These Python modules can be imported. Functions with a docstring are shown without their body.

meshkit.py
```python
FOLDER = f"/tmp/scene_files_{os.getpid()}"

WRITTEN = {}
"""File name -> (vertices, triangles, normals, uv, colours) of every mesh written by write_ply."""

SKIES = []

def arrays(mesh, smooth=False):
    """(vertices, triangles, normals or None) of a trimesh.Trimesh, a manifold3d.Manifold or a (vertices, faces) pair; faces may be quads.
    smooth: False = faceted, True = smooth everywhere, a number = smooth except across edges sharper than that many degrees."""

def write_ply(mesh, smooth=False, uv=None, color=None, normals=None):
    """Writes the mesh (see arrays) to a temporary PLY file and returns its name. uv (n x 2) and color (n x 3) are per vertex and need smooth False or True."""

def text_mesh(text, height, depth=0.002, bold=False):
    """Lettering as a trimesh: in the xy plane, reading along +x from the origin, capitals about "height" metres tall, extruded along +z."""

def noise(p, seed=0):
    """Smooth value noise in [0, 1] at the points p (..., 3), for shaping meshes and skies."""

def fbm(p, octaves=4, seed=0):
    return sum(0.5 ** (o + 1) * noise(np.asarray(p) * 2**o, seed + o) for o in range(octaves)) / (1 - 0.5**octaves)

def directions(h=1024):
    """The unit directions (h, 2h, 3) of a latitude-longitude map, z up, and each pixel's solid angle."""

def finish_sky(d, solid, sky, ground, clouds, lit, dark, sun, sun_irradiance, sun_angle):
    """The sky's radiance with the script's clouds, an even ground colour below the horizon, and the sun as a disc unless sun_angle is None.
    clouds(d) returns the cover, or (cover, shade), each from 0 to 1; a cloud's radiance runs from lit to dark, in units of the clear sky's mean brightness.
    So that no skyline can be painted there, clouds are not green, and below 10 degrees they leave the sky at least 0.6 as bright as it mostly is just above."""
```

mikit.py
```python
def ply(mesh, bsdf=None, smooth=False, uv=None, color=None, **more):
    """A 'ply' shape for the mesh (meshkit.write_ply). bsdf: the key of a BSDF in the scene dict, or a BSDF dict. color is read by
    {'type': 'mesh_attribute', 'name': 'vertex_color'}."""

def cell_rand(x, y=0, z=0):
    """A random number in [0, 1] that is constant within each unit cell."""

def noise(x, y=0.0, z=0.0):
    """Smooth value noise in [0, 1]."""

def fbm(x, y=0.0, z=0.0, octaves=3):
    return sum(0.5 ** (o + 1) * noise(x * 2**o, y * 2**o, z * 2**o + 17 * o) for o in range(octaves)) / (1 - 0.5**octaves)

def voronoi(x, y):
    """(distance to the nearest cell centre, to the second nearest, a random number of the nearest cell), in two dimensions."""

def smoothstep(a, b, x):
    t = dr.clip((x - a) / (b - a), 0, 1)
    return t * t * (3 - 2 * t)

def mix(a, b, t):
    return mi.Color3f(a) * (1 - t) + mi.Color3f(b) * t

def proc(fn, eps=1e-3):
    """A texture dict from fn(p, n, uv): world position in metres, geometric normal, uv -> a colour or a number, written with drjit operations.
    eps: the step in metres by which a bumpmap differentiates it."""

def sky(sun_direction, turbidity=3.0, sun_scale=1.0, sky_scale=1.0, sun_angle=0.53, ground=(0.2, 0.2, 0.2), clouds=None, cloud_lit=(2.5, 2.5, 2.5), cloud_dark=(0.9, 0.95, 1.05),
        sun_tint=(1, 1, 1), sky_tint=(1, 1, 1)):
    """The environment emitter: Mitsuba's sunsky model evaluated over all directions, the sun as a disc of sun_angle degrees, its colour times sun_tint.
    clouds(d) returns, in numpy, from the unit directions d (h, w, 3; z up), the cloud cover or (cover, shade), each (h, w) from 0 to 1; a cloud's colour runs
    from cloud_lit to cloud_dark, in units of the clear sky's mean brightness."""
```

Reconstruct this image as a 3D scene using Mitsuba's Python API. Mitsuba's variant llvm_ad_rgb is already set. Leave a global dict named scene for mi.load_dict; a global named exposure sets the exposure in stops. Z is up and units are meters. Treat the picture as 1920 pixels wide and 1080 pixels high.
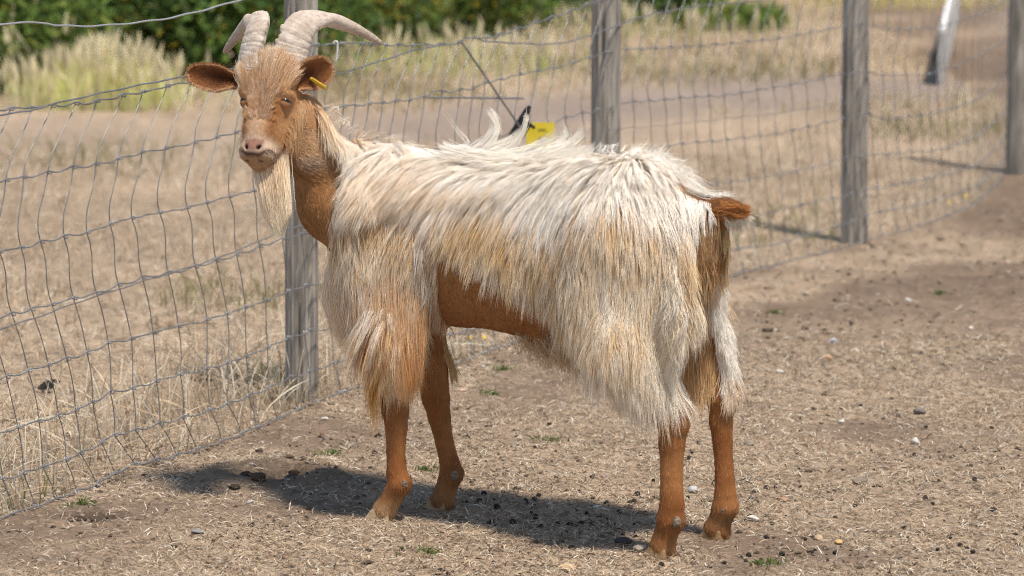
import math, os
import numpy as np
import trimesh
import manifold3d as m3
import mitsuba as mi
import drjit as dr
import mikit, meshkit
from mikit import ply, proc, noise, fbm, smoothstep, mix
from scipy.ndimage import map_coordinates
from scipy.spatial import cKDTree
import shapely

T = mi.ScalarTransform4f
scene, labels = {}, {}

# ------------------------------------------------------------------ camera, light, exposure
EYE, PITCH, FPX = np.array([0.0, 0.0, 1.45]), math.atan(970 / 6720.0), 6720.0
VIEW = np.array([0, math.cos(PITCH), -math.sin(PITCH)])
UPV = np.array([0, math.sin(PITCH), math.cos(PITCH)])
scene['camera'] = {'type': 'thinlens', 'fov': 2 * math.degrees(math.atan(960 / FPX)), 'fov_axis': 'x',
                   'to_world': T().look_at(origin=EYE.tolist(), target=(EYE + VIEW).tolist(), up=[0, 0, 1]),
                   'aperture_radius': 0.0112, 'focus_distance': 6.98, 'near_clip': 0.1, 'far_clip': 500.0}
SUN = (0.24, -0.37, 1.0)
scene['sky'] = mikit.sky(SUN, turbidity=3, sun_angle=5.0, sun_scale=0.95, sky_scale=1.3, sun_tint=(0.965, 1.0, 1.075), sky_tint=(1.12, 1.0, 0.85), ground=(0.3, 0.25, 0.19))
exposure = 1.55


def at(px, py, d):
    """The point that lies d metres in front of the camera's foot, seen at this place of the 1920 x 1080 photograph."""
    r = VIEW * FPX + np.array([1, 0, 0]) * (px - 960) + UPV * (540 - py)
    return EYE + r * (d / r[1])


def on_ground(px, py, z=0.0):
    r = VIEW * FPX + np.array([1, 0, 0]) * (px - 960) + UPV * (540 - py)
    return EYE + r * ((z - EYE[2]) / r[2])


def rng(seed):
    return np.random.default_rng(seed)


def tag(key, label=None, category=None, group=None, kind=None):
    d = {}
    for k, v in (('label', label), ('category', category), ('group', group), ('kind', kind)):
        if v: d[k] = v
    labels[key] = d


def key_of(name):
    k, i = name, 0
    while k in scene or k in labels or any(s.startswith(k + '__') for s in ()):
        i += 1
        k = '%s_%03d' % (name, i)
    return k


def nrm(v):
    return v / np.maximum(np.linalg.norm(v, axis=-1, keepdims=True), 1e-9)


def raw_ply(v, f, n=None, color=None, bsdf=None):
    """A ply with normals of its own."""
    path = meshkit.write_ply((v, f), False, None, color, normals=n)
    return {'type': 'ply', 'filename': path, 'face_normals': n is None, 'bsdf': {'type': 'ref', 'id': bsdf}}


# ------------------------------------------------------------------ materials
VC = {'type': 'mesh_attribute', 'name': 'vertex_color'}


def principled(color, rough=0.6, spec=0.3, metallic=0.0, **kw):
    c = {'type': 'rgb', 'value': list(color)} if isinstance(color, (tuple, list)) else color
    return {'type': 'twosided', 'b': {'type': 'principled', 'base_color': c, 'roughness': rough, 'specular': spec, 'metallic': metallic, **kw}}


def bumped(inner, fn, scale, eps=1e-3):
    return {'type': 'twosided', 'b': {'type': 'bumpmap', 'arbitrary': proc(fn, eps), 'scale': scale, 'b': inner['b']}}


scene['m_skin'] = principled(VC, 0.75, 0.15)
scene['m_fur'] = principled(VC, 0.5, 0.25)
scene['m_short_fur'] = principled(VC, 0.55, 0.2)
scene['m_leaf'] = {'type': 'principledthin', 'base_color': VC, 'roughness': 0.5, 'diff_trans': 0.7, 'spec_trans': 0.0, 'eta': 1.4}
scene['m_straw'] = {'type': 'principledthin', 'base_color': VC, 'roughness': 0.6, 'diff_trans': 0.5, 'spec_trans': 0.0, 'eta': 1.3}


def ground_bump(p, n, uv):
    return fbm(p.x * 60, p.y * 60, 0.0, 3) + 0.35 * noise(p.x * 330, p.y * 330, 1.0)


def soil_fleck(p, n, uv):
    return smoothstep(0.52, 0.72, 0.6 * noise(p.x * 150, p.y * 150, 2.0) + 0.4 * noise(p.x * 47, p.y * 47, 5.0))


scene['m_ground'] = {'type': 'twosided', 'b': {'type': 'bumpmap', 'arbitrary': proc(ground_bump, 2e-3), 'scale': 0.006, 'b': {
    'type': 'blendbsdf', 'weight': proc(soil_fleck),
    'a': {'type': 'principled', 'base_color': VC, 'roughness': 0.95, 'specular': 0.1},
    'c': {'type': 'principled', 'base_color': proc(lambda p, n, uv: mix((0.11, 0.085, 0.066), (0.30, 0.235, 0.18), noise(p.x * 70, p.y * 70, 4.0))), 'roughness': 0.95, 'specular': 0.1}}}}


def wood(p, n, uv):
    a = dr.atan2(n.y, n.x)
    g = fbm(a * 14.0 + 2.0 * noise(p.z * 1.5, a * 2, p.x), p.z * 2.2, p.x * 3 + p.y, 4)
    f = noise(a * 46.0, p.z * 9.0, p.x + p.y)
    stain = fbm(p.x * 20, p.y * 20, p.z * 7, 3)
    c = mix((0.13, 0.12, 0.107), (0.46, 0.425, 0.38), smoothstep(0.25, 0.75, 0.65 * g + 0.35 * f))
    return c * (0.65 + 0.6 * stain)


def wood_relief(p, n, uv):
    a = dr.atan2(n.y, n.x)
    return fbm(a * 20.0 + 2.0 * noise(p.z * 1.5, a * 2, p.x), p.z * 2.2, p.x + p.y, 3)


scene['m_wood'] = bumped(principled(proc(wood), 0.85, 0.2), wood_relief, 0.004)
scene['m_crack'] = principled((0.02, 0.018, 0.016), 0.95, 0.1)
scene['m_wire'] = principled(proc(lambda p, n, uv: mix((0.20, 0.21, 0.225), (0.42, 0.43, 0.45), noise(p.x * 60, p.y * 60, p.z * 60))), 0.42, 0.5, 0.55)
scene['m_bright_wire'] = principled((0.62, 0.63, 0.65), 0.35, 0.5, 0.6)
scene['m_white_plastic'] = principled((0.82, 0.82, 0.80), 0.35, 0.5)
scene['m_black_plastic'] = principled((0.012, 0.012, 0.014), 0.4, 0.5)
scene['m_yellow'] = principled(proc(lambda p, n, uv: mix((0.70, 0.55, 0.02), (0.82, 0.68, 0.06), noise(p.x * 40, p.y * 40, p.z * 40))), 0.4, 0.5)
scene['m_tag_yellow'] = principled((0.50, 0.31, 0.02), 0.4, 0.5)
scene['m_print'] = principled((0.03, 0.03, 0.02), 0.6, 0.3)
scene['m_board'] = principled(proc(lambda p, n, uv: mix((0.34, 0.33, 0.32), (0.50, 0.49, 0.47), fbm(p.x * 12, p.y * 3, p.z * 20, 3))), 0.8, 0.2)
scene['m_board_top'] = principled((0.72, 0.73, 0.75), 0.5, 0.4)


def horn_ring(uv):
    return noise(uv.x * 64 + 1.6 * noise(uv.x * 9, uv.y * 2, 3.0), uv.y * 1.5, 1.0)


def horn_color(p, n, uv):
    s = fbm(p.x * 60, p.y * 60, p.z * 90, 3)
    c = mix((0.50, 0.42, 0.345), (0.68, 0.605, 0.53), smoothstep(0.2, 0.8, s))
    c = mix(c, mi.Color3f(0.30, 0.225, 0.18), smoothstep(0.55, 0.85, horn_ring(uv)) * 0.32 * smoothstep(0.9, 0.3, uv.x))
    c = mix(c, mi.Color3f(0.70, 0.66, 0.60), smoothstep(0.60, 0.72, noise(p.x * 90, p.y * 90, p.z * 90)) * smoothstep(0.35, 0.1, uv.x) * 0.7)
    c = mix(c, mi.Color3f(0.34, 0.245, 0.19), smoothstep(0.5, 0.95, uv.x) * 0.55)
    return mix(c, mi.Color3f(0.34, 0.24, 0.19), smoothstep(0.66, 0.85, noise(p.x * 340, p.y * 340, p.z * 420)) * 0.5)


scene['m_horn'] = bumped(principled(proc(horn_color), 0.62, 0.35), lambda p, n, uv: horn_ring(uv) + 0.5 * fbm(p.x * 160, p.y * 160, p.z * 220, 2), 0.0016, 5e-4)
scene['m_hoof'] = principled(proc(lambda p, n, uv: mix((0.26, 0.145, 0.065), (0.52, 0.36, 0.20), noise(p.x * 60, p.y * 60, p.z * 130))), 0.6, 0.35)
scene['m_hoof_pale'] = principled(proc(lambda p, n, uv: mix((0.46, 0.33, 0.19), (0.68, 0.55, 0.38), noise(p.x * 60, p.y * 60, p.z * 130))), 0.6, 0.35)
scene['m_dewclaw'] = bumped(principled(proc(lambda p, n, uv: mix((0.08, 0.06, 0.045), (0.34, 0.265, 0.20), noise(p.x * 160, p.y * 160, p.z * 420))), 0.7, 0.15), lambda p, n, uv: noise(p.x * 200, p.y * 200, p.z * 700), 0.001, 5e-4)
scene['m_nose'] = bumped(principled(proc(lambda p, n, uv: mix((0.38, 0.17, 0.13), (0.55, 0.30, 0.25), noise(p.x * 180, p.y * 180, p.z * 180))), 0.5, 0.4), lambda p, n, uv: noise(p.x * 500, p.y * 500, p.z * 500), 0.0008, 4e-4)
scene['m_dark_slit'] = principled((0.03, 0.012, 0.010), 0.7, 0.2)
scene['m_lip'] = principled((0.36, 0.20, 0.17), 0.55, 0.3)
scene['m_eye'] = principled((0.055, 0.042, 0.030), 0.18, 0.5)
scene['m_lid'] = principled((0.40, 0.20, 0.095), 0.8, 0.15)
scene['m_pupil'] = principled((0.008, 0.008, 0.01), 0.1, 0.6)
scene['m_ear'] = principled(VC, 0.8, 0.15)
scene['m_stone'] = bumped(principled(VC, 0.85, 0.25), lambda p, n, uv: fbm(p.x * 150, p.y * 150, p.z * 150, 3), 0.002)
scene['m_dropping'] = bumped(principled(proc(lambda p, n, uv: mix((0.012, 0.010, 0.009), (0.05, 0.042, 0.036), noise(p.x * 120, p.y * 120, p.z * 120))), 0.75, 0.3), lambda p, n, uv: noise(p.x * 350, p.y * 350, p.z * 350), 0.001)
scene['m_feather'] = principled((0.018, 0.016, 0.015), 0.6, 0.3)
scene['m_petal'] = principled((0.80, 0.62, 0.03), 0.6, 0.2)


# ------------------------------------------------------------------ mesh helpers
class Bag:
    """Collects vertices, triangles, normals and colours of one mesh."""

    def __init__(self):
        self.v, self.f, self.n, self.c, self.k = [], [], [], [], 0

    def add(self, v, f, n=None, c=None):
        self.v.append(v); self.f.append(np.asarray(f) + self.k); self.k += len(v)
        if n is not None: self.n.append(n)
        if c is not None: self.c.append(np.broadcast_to(c, v.shape))

    def shape(self, bsdf):
        return raw_ply(np.vstack(self.v), np.vstack(self.f), np.vstack(self.n) if self.n else None, np.vstack(self.c) if self.c else None, bsdf)


def tube(pts, r, sides=6, caps=True):
    p = np.asarray(pts, float)
    r = np.broadcast_to(np.asarray(r, float), (len(p),))
    t = nrm(np.gradient(p, axis=0))
    a = nrm(np.cross(t, np.where(np.abs(t[:, 2:]) < 0.9, [0, 0, 1.0], [1.0, 0, 0])))
    b = np.cross(t, a)
    ang = np.arange(sides) * 2 * np.pi / sides
    n = np.cos(ang)[None, :, None] * a[:, None] + np.sin(ang)[None, :, None] * b[:, None]
    v = (p[:, None] + r[:, None, None] * n).reshape(-1, 3)
    i, j = np.meshgrid(np.arange(len(p) - 1), np.arange(sides), indexing='ij')
    q = np.stack([i * sides + j, i * sides + (j + 1) % sides, (i + 1) * sides + (j + 1) % sides, (i + 1) * sides + j], -1).reshape(-1, 4)
    f = np.vstack([q[:, [0, 2, 1]], q[:, [0, 3, 2]]])
    if caps:
        k = len(v)
        v = np.vstack([v, p[:1], p[-1:]])
        jj = np.arange(sides)
        e = (len(p) - 1) * sides
        f = np.vstack([f, np.stack([np.full(sides, k), jj, (jj + 1) % sides], 1), np.stack([np.full(sides, k + 1), e + (jj + 1) % sides, e + jj], 1)])
    return v, f


def ribbons(P, W, C, side=None, N=None, round_=1.0):
    """P (n, m, 3) strand points, W (n, m) widths, C (n, m, 3) colours, N (n, m, 3) facing: flat strands that taper to the last point."""
    n, m, _ = P.shape
    t = nrm(np.gradient(P, axis=1))
    s = nrm(np.cross(t, N))
    nn = nrm(np.cross(s, t))
    vl, vr = P - s * W[..., None] / 2, P + s * W[..., None] / 2
    nl, nr = nrm(nn - s * round_), nrm(nn + s * round_)
    v = np.stack([vl, vr], 2)[:, :, :, :].reshape(n, m * 2, 3)
    nv = np.stack([nl, nr], 2).reshape(n, m * 2, 3)
    c = np.repeat(C, 2, axis=1)
    v, nv, c = v[:, :-1], nv[:, :-1], c[:, :-1]           # the last pair is one point
    v[:, -1] = P[:, -1]
    nv[:, -1] = nn[:, -1]
    f = []
    for i in range(m - 2):
        a = 2 * i
        f += [[a, a + 1, a + 3], [a, a + 3, a + 2]]
    a = 2 * (m - 2)
    f += [[a, a + 1, a + 2]]
    f = np.array(f)
    k = v.shape[1]
    F = (f[None] + (np.arange(n) * k)[:, None, None]).reshape(-1, 3)
    return v.reshape(-1, 3), F, nv.reshape(-1, 3), np.clip(c.reshape(-1, 3), 0, 1)


# ------------------------------------------------------------------ the ground
def value(P, s, seed=0, octaves=3):
    return meshkit.fbm(np.stack([P[..., 0] * s, P[..., 1] * s, np.zeros(P.shape[:-1])], -1), octaves, seed)


HOLE, SCRAPE = on_ground(512, 893)[:2], on_ground(175, 970)[:2]
FENCE = np.array([(-1.35, 6.2), (-1.0, 6.86), (-.60, 7.75), (-.465, 8.11), (-.13, 8.72), (.0027, 9.03), (.243, 9.50), (.632, 10.26), (1.05, 10.92), (1.31, 11.38), (1.567, 12.01), (1.745, 12.71), (1.95, 13.7), (2.1, 14.6)])
FS = np.r_[0, np.cumsum(np.linalg.norm(np.diff(FENCE, axis=0), axis=1))]


def fence_x(y):
    return np.interp(y, FENCE[:, 1], FENCE[:, 0])


def path_mask(x, y):
    """The bare track behind the fence, 1 on it."""
    c = 15.0 + 0.55 * (x + 0.4) + 0.35 * np.sin(x * 1.3)
    w = 1.15 + 0.25 * np.sin(x * 2.1 + 1)
    return np.clip(1.6 - np.abs(y - c) / w * 1.5 + 1.7 * (value(np.stack([x, y], -1), 1.7, 5) - 0.5) + 1.2 * (value(np.stack([x, y], -1), 6.0, 6) - 0.5), 0, 1)


def hills(x, y):
    P = np.stack([x, y], -1)
    z = 0.016 * (value(P, 1.6, 1) - 0.5) + 0.012 * (value(P, 7.0, 2) - 0.5) + 0.007 * (value(P, 28.0, 3) - 0.5)
    near = np.exp(-((x - 0.07) ** 2 / 0.35 + (y - 6.77) ** 2 / 0.12))
    z = z * (1 - 0.75 * near)
    h = np.hypot((x - HOLE[0]) / 1.5, (y - HOLE[1]) / 1.3)
    z = z - 0.060 * np.exp(-(h / 0.038) ** 2) + 0.022 * np.exp(-((h - 0.075) / 0.03) ** 2) * (0.4 + value(P, 20, 9))
    s = np.hypot((x - SCRAPE[0]) / 1.6, y - SCRAPE[1])
    z = z - 0.012 * np.exp(-(s / 0.035) ** 2)
    post = np.exp(-((x + 0.485) ** 2 + (y - 8.19) ** 2) / 0.05 ** 2)
    return z + 0.012 * post


def bare_mask(x, y):
    """1 where bare brown soil shows, 0 where dry straw covers the ground (inside the pen)."""
    P = np.stack([x, y], -1)
    m = np.clip((value(P, 2.3, 11, 4) - 0.48) * 5.5, 0, 1) * 0.9
    far = np.clip((y - 8.4) / 1.6, 0, 1)
    inside = x > fence_x(y)
    m = np.maximum(m, far * np.clip((value(P, 1.5, 12, 4) - 0.36) * 5, 0, 1) * inside)
    h = np.hypot((x - HOLE[0] - 0.05) / 2.6, (y - HOLE[1] + 0.05) / 1.5)
    m = np.maximum(m, np.exp(-(h / 0.11) ** 2))
    m = np.maximum(m, np.exp(-(np.hypot((x - SCRAPE[0]) / 1.8, y - SCRAPE[1]) / 0.05) ** 2))
    g = on_ground(640, 800)[:2]
    m = np.maximum(m, 0.9 * np.exp(-((x - g[0]) ** 2 / 0.16 + (y - g[1]) ** 2 / 0.10)) * np.clip((value(P, 5, 14) - 0.25) * 3, 0, 1))
    return np.where(inside, m, m * 0.5)


def spaced(lo, hi, fine_lo, fine_hi, step, grow):
    a = np.arange(fine_lo, fine_hi + step / 2, step)
    out, s, x = [], step, fine_hi
    while x < hi:
        s *= grow; x += s; out.append(x)
    left, s, x = [], step, fine_lo
    while x > lo:
        s *= grow; x -= s; left.append(x)
    return np.r_[left[::-1], a, out]


gx = spaced(-140, 140, -1.45, 1.8, 0.0165, 1.10)
gy = spaced(-20, 260, 6.1, 9.6, 0.0165, 1.04)
GX, GY = np.meshgrid(gx, gy, indexing='ij')
GZ = hills(GX, GY)
P2 = np.stack([GX, GY], -1)
bare, trail = bare_mask(GX, GY), path_mask(GX, GY) * (GY > 11) * (GX < fence_x(GY) + 0.0) * np.clip(1.15 + .75 * GX, .3, 1.0)
straw_c = np.array([0.35, 0.272, 0.20]) * (0.75 + 0.5 * value(P2, 9, 21)[..., None])
soil_c = np.array([0.155, 0.115, 0.088]) * (0.7 + 0.6 * value(P2, 14, 22)[..., None])
far_c = np.array([0.40, 0.32, 0.235]) * (0.45 + 0.6 * value(P2, 1.2, 23) + .5 * value(P2, 7, 25))[..., None]
trail_c = np.array([0.27, 0.225, 0.197]) * (0.85 + 0.3 * value(P2, 3, 24)[..., None])
col = straw_c * (1 - bare[..., None]) + soil_c * bare[..., None]
outside = np.clip((fence_x(GY) - GX) * 8, 0, 1)[..., None] * np.clip((GY - 6) / 1.0, 0, 1)[..., None]
col = col * (1 - 0.6 * outside) + far_c * 0.6 * outside
col = col * (1 - trail[..., None]) + trail_c * trail[..., None]
dark = np.exp(-(np.hypot((GX - HOLE[0]) / 1.7, (GY - HOLE[1]) / 1.2) / 0.05) ** 2) + 0.8 * np.exp(-(np.hypot((GX - SCRAPE[0]) / 1.7, GY - SCRAPE[1]) / 0.045) ** 2)
col = col * (1 - 0.70 * np.clip(dark * 1.3, 0, 1)[..., None])
i, j = np.meshgrid(np.arange(len(gx) - 1), np.arange(len(gy) - 1), indexing='ij')
q = (i * len(gy) + j).ravel()
F = np.vstack([np.stack([q, q + len(gy), q + len(gy) + 1], 1), np.stack([q, q + len(gy) + 1, q + 1], 1)])
scene['ground'] = ply((np.stack([GX, GY, GZ], -1).reshape(-1, 3), F), 'm_ground', smooth=True, color=np.clip(col, 0, 1).reshape(-1, 3))
tag('ground', 'dry trampled paddock ground with straw, bare brown soil and a beaten track', None, None, 'structure')


def in_view(x, y, margin=1.12):
    return np.abs(x) < (y * 960 / FPX) * margin + 0.05


# ------------------------------------------------------------------ the goat: frame and measured joints
TH = math.radians(32)
GF = np.array([-math.cos(TH), math.sin(TH), 0.0])          # nose-wards
GL = np.array([-math.sin(TH), -math.cos(TH), 0.0])         # the goat's left
GO = np.array([0.069, 6.77, 0.0])
GM = np.stack([GF, GL, [0, 0, 1.0]])                        # rows: world -> goat


def to_world(p):
    return np.asarray(p) @ GM + GO


def S(px, py, Y):
    """The point of the plane Y metres to the goat's left, in goat coordinates, that the photograph shows here."""
    r = VIEW * FPX + np.array([1, 0, 0]) * (px - 960) + UPV * (540 - py)
    t = ((GO - EYE) @ GL + Y) / (r @ GL)
    return (EYE + r * t - GO) @ GM.T


def L3(x, y, z):
    return np.array([x, y, z], float)


PSI = math.radians(20)
HA = nrm(np.array([-0.5 * math.sin(PSI), -0.5 * math.cos(PSI), -0.866]))     # poll -> nose
HR = np.array([math.cos(PSI), -math.sin(PSI), 0.0])                           # the goat's left side of the face
HR = nrm(HR + np.array([0, 0, 0.02]))
HW = nrm(np.cross(HR, -HA))                                                   # out of the forehead
if HW[2] < 0: HW = -HW
H0 = at(492, 183, 6.93)                                                       # between the eyes
HMAT = np.stack([HR, -HA, HW]) @ GM.T                                          # rows in goat coordinates
H0G = (H0 - GO) @ GM.T
HS = np.array([1.0, 0.94, 1.0])


def head(u, v, w):
    return H0G + (np.asarray([u, v, w], float) * HS) @ HMAT


# ------------------------------------------------------------------ the goat: body as one surface
def axis(lo, hi, flo, fhi, coarse, fine):
    return np.unique(np.round(np.r_[np.arange(lo, flo, coarse), np.arange(flo, fhi, fine), np.arange(fhi, hi, coarse)], 5))


hb = np.array([head(u, v, w) for u in (-.07, .07) for v in (-.16, .1) for w in (-.1, .03)])
AX = axis(-0.52, 0.86, hb[:, 0].min(), hb[:, 0].max(), 0.0058, 0.0026)
AY = axis(-0.24, 0.36, hb[:, 1].min(), hb[:, 1].max(), 0.0058, 0.0026)
AZ = axis(-0.01, 1.02, hb[:, 2].min(), hb[:, 2].max(), 0.0058, 0.0026)
V = np.full((len(AX), len(AY), len(AZ)), 0.12, np.float32)


def box_of(lo, hi):
    s = []
    for a, l, h in zip((AX, AY, AZ), lo, hi):
        s.append(slice(max(np.searchsorted(a, l) - 1, 0), min(np.searchsorted(a, h) + 1, len(a))))
    return tuple(s), np.meshgrid(AX[s[0]].astype(np.float32), AY[s[1]].astype(np.float32), AZ[s[2]].astype(np.float32), indexing='ij')


def blend(sl, d, k, op):
    v = V[sl]
    if op == 'u':
        h = np.clip(0.5 + 0.5 * (v - d) / k, 0, 1)
        V[sl] = v * (1 - h) + d * h - k * h * (1 - h)
    else:
        h = np.clip(0.5 - 0.5 * (v + d) / k, 0, 1)
        V[sl] = v * (1 - h) - d * h + k * h * (1 - h)


def cone(p0, p1, r0, r1, k=0.02, sy=1.0, op='u', pad=0.075):
    p0, p1 = np.asarray(p0, float), np.asarray(p1, float)
    rr = max(r0, r1)
    sl, (x, y, z) = box_of(np.minimum(p0, p1) - rr - pad, np.maximum(p0, p1) + rr + pad)
    a, b = p0.copy(), p1.copy()
    a[1] /= sy; b[1] /= sy
    ab = b - a
    L2 = ab @ ab + 1e-12
    px, py, pz = x - a[0], y / sy - a[1], z - a[2]
    t = np.clip((px * ab[0] + py * ab[1] + pz * ab[2]) / L2, 0, 1)
    d = np.sqrt((px - t * ab[0]) ** 2 + (py - t * ab[1]) ** 2 + (pz - t * ab[2]) ** 2) - (r0 + (r1 - r0) * t)
    blend(sl, d * (sy if sy < 1 else 1), k, op)


def egg(c, r, M, k=0.015, op='u', pad=0.05):
    """Ellipsoid with axes M (rows) and radii r."""
    c, r = np.asarray(c, float), np.asarray(r, float)
    sl, (x, y, z) = box_of(c - r.max() - pad, c + r.max() + pad)
    q = [(x - c[0]) * m[0] + (y - c[1]) * m[1] + (z - c[2]) * m[2] for m in M]
    k0 = np.sqrt(sum((a / b) ** 2 for a, b in zip(q, r)))
    k1 = np.sqrt(sum((a / b ** 2) ** 2 for a, b in zip(q, r))) + 1e-6
    blend(sl, k0 * (k0 - 1) / k1, k, op)


def chain(pts, k=0.03, sy=1.0):
    for (a, ra), (b, rb) in zip(pts[:-1], pts[1:]):
        cone(a, b, ra, rb, k, sy)


# trunk
chain([(L3(.385, .0, .555), .112), (L3(.31, 0, .553), .146), (L3(.20, 0, .543), .150), (L3(.05, 0, .540), .152), (L3(-.10, 0, .564), .146), (L3(-.19, 0, .590), .130), (L3(-.268, 0, .580), .098)], 0.03, 0.78)
cone(L3(.30, 0, .68), L3(.43, .01, .69), .025, .040, 0.06)
cone(L3(-.27, 0, .645), L3(-.33, 0, .636), .028, .020, 0.03)
# neck
nA, nB, nC = S(640, 375, .0), S(596, 290, .045), S(566, 222, .065)
chain([(L3(.39, .0, .575), .100), (nA, .086), (nB, .056), (nC, .042), (head(0.0, .022, -.072), .034)], 0.016)
# shoulders, haunches
for s in (1, -1):
    cone(L3(.37, .080 * s, .60), L3(.345, .080 * s, .47), .052, .055, 0.04)
    cone(L3(-.19, .062 * s, .59), L3(-.16, .080 * s, .46), .086, .070, 0.05)
    cone(L3(-.245, .055 * s, .57), L3(-.235, .080 * s, .45), .062, .055, 0.05)
# front legs
FN, FF_, HN, HF = .086, -.062, .088, -.111


def leg(pts, Y, k=0.004):
    chain([(S(a, b, Y + dy), r) for a, b, r, dy in pts], k)


leg([(735, 600, .052, .0), (737, 690, .034, 0), (741, 768, .0262, 0), (743, 800, .0215, 0), (742, 845, .0178, 0), (744, 885, .0195, 0), (749, 906, .0232, 0), (733, 936, .0200, 0), (722, 955, .0245, 0)], FN)
leg([(785, 590, .056, 0), (803, 650, .036, 0), (817, 745, .0275, 0), (823, 778, .0225, 0), (833, 828, .0175, 0), (843, 868, .0195, 0), (847, 888, .0238, 0), (836, 917, .0205, 0), (830, 938, .0255, 0)], FF_)
leg([(1165, 640, .060, .02), (1225, 730, .036, .005), (1262, 795, .0275, 0), (1260, 830, .0245, 0), (1259, 885, .0205, 0), (1260, 945, .0225, 0), (1258, 973, .0262, 0), (1248, 1003, .0215, 0), (1243, 1022, .0250, 0)], HN)
cone(S(1268, 790, HN), S(1276, 776, HN), .020, .014, 0.02)
leg([(1290, 590, .065, .01), (1325, 660, .042, .0), (1352, 745, .0270, 0), (1352, 790, .0220, 0), (1357, 865, .0172, 0), (1360, 925, .0205, 0), (1360, 950, .0252, 0), (1350, 976, .0215, 0), (1345, 990, .0265, 0)], HF)
cone(S(1365, 752, HF), S(1373, 738, HF), .018, .013, 0.02)
# tail root and sheath
tl = [(L3(-.31, 0, .640), .030), (S(1335, 392, 0), .020), (S(1362, 388, 0), .014), (S(1385, 384, 0), .006)]
chain(tl, 0.02)
cone(L3(.00, 0, .375), L3(-.08, 0, .335), .030, .020, 0.04)
cone(L3(-.16, 0, .43), L3(-.19, 0, .38), .05, .035, 0.03)
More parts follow.
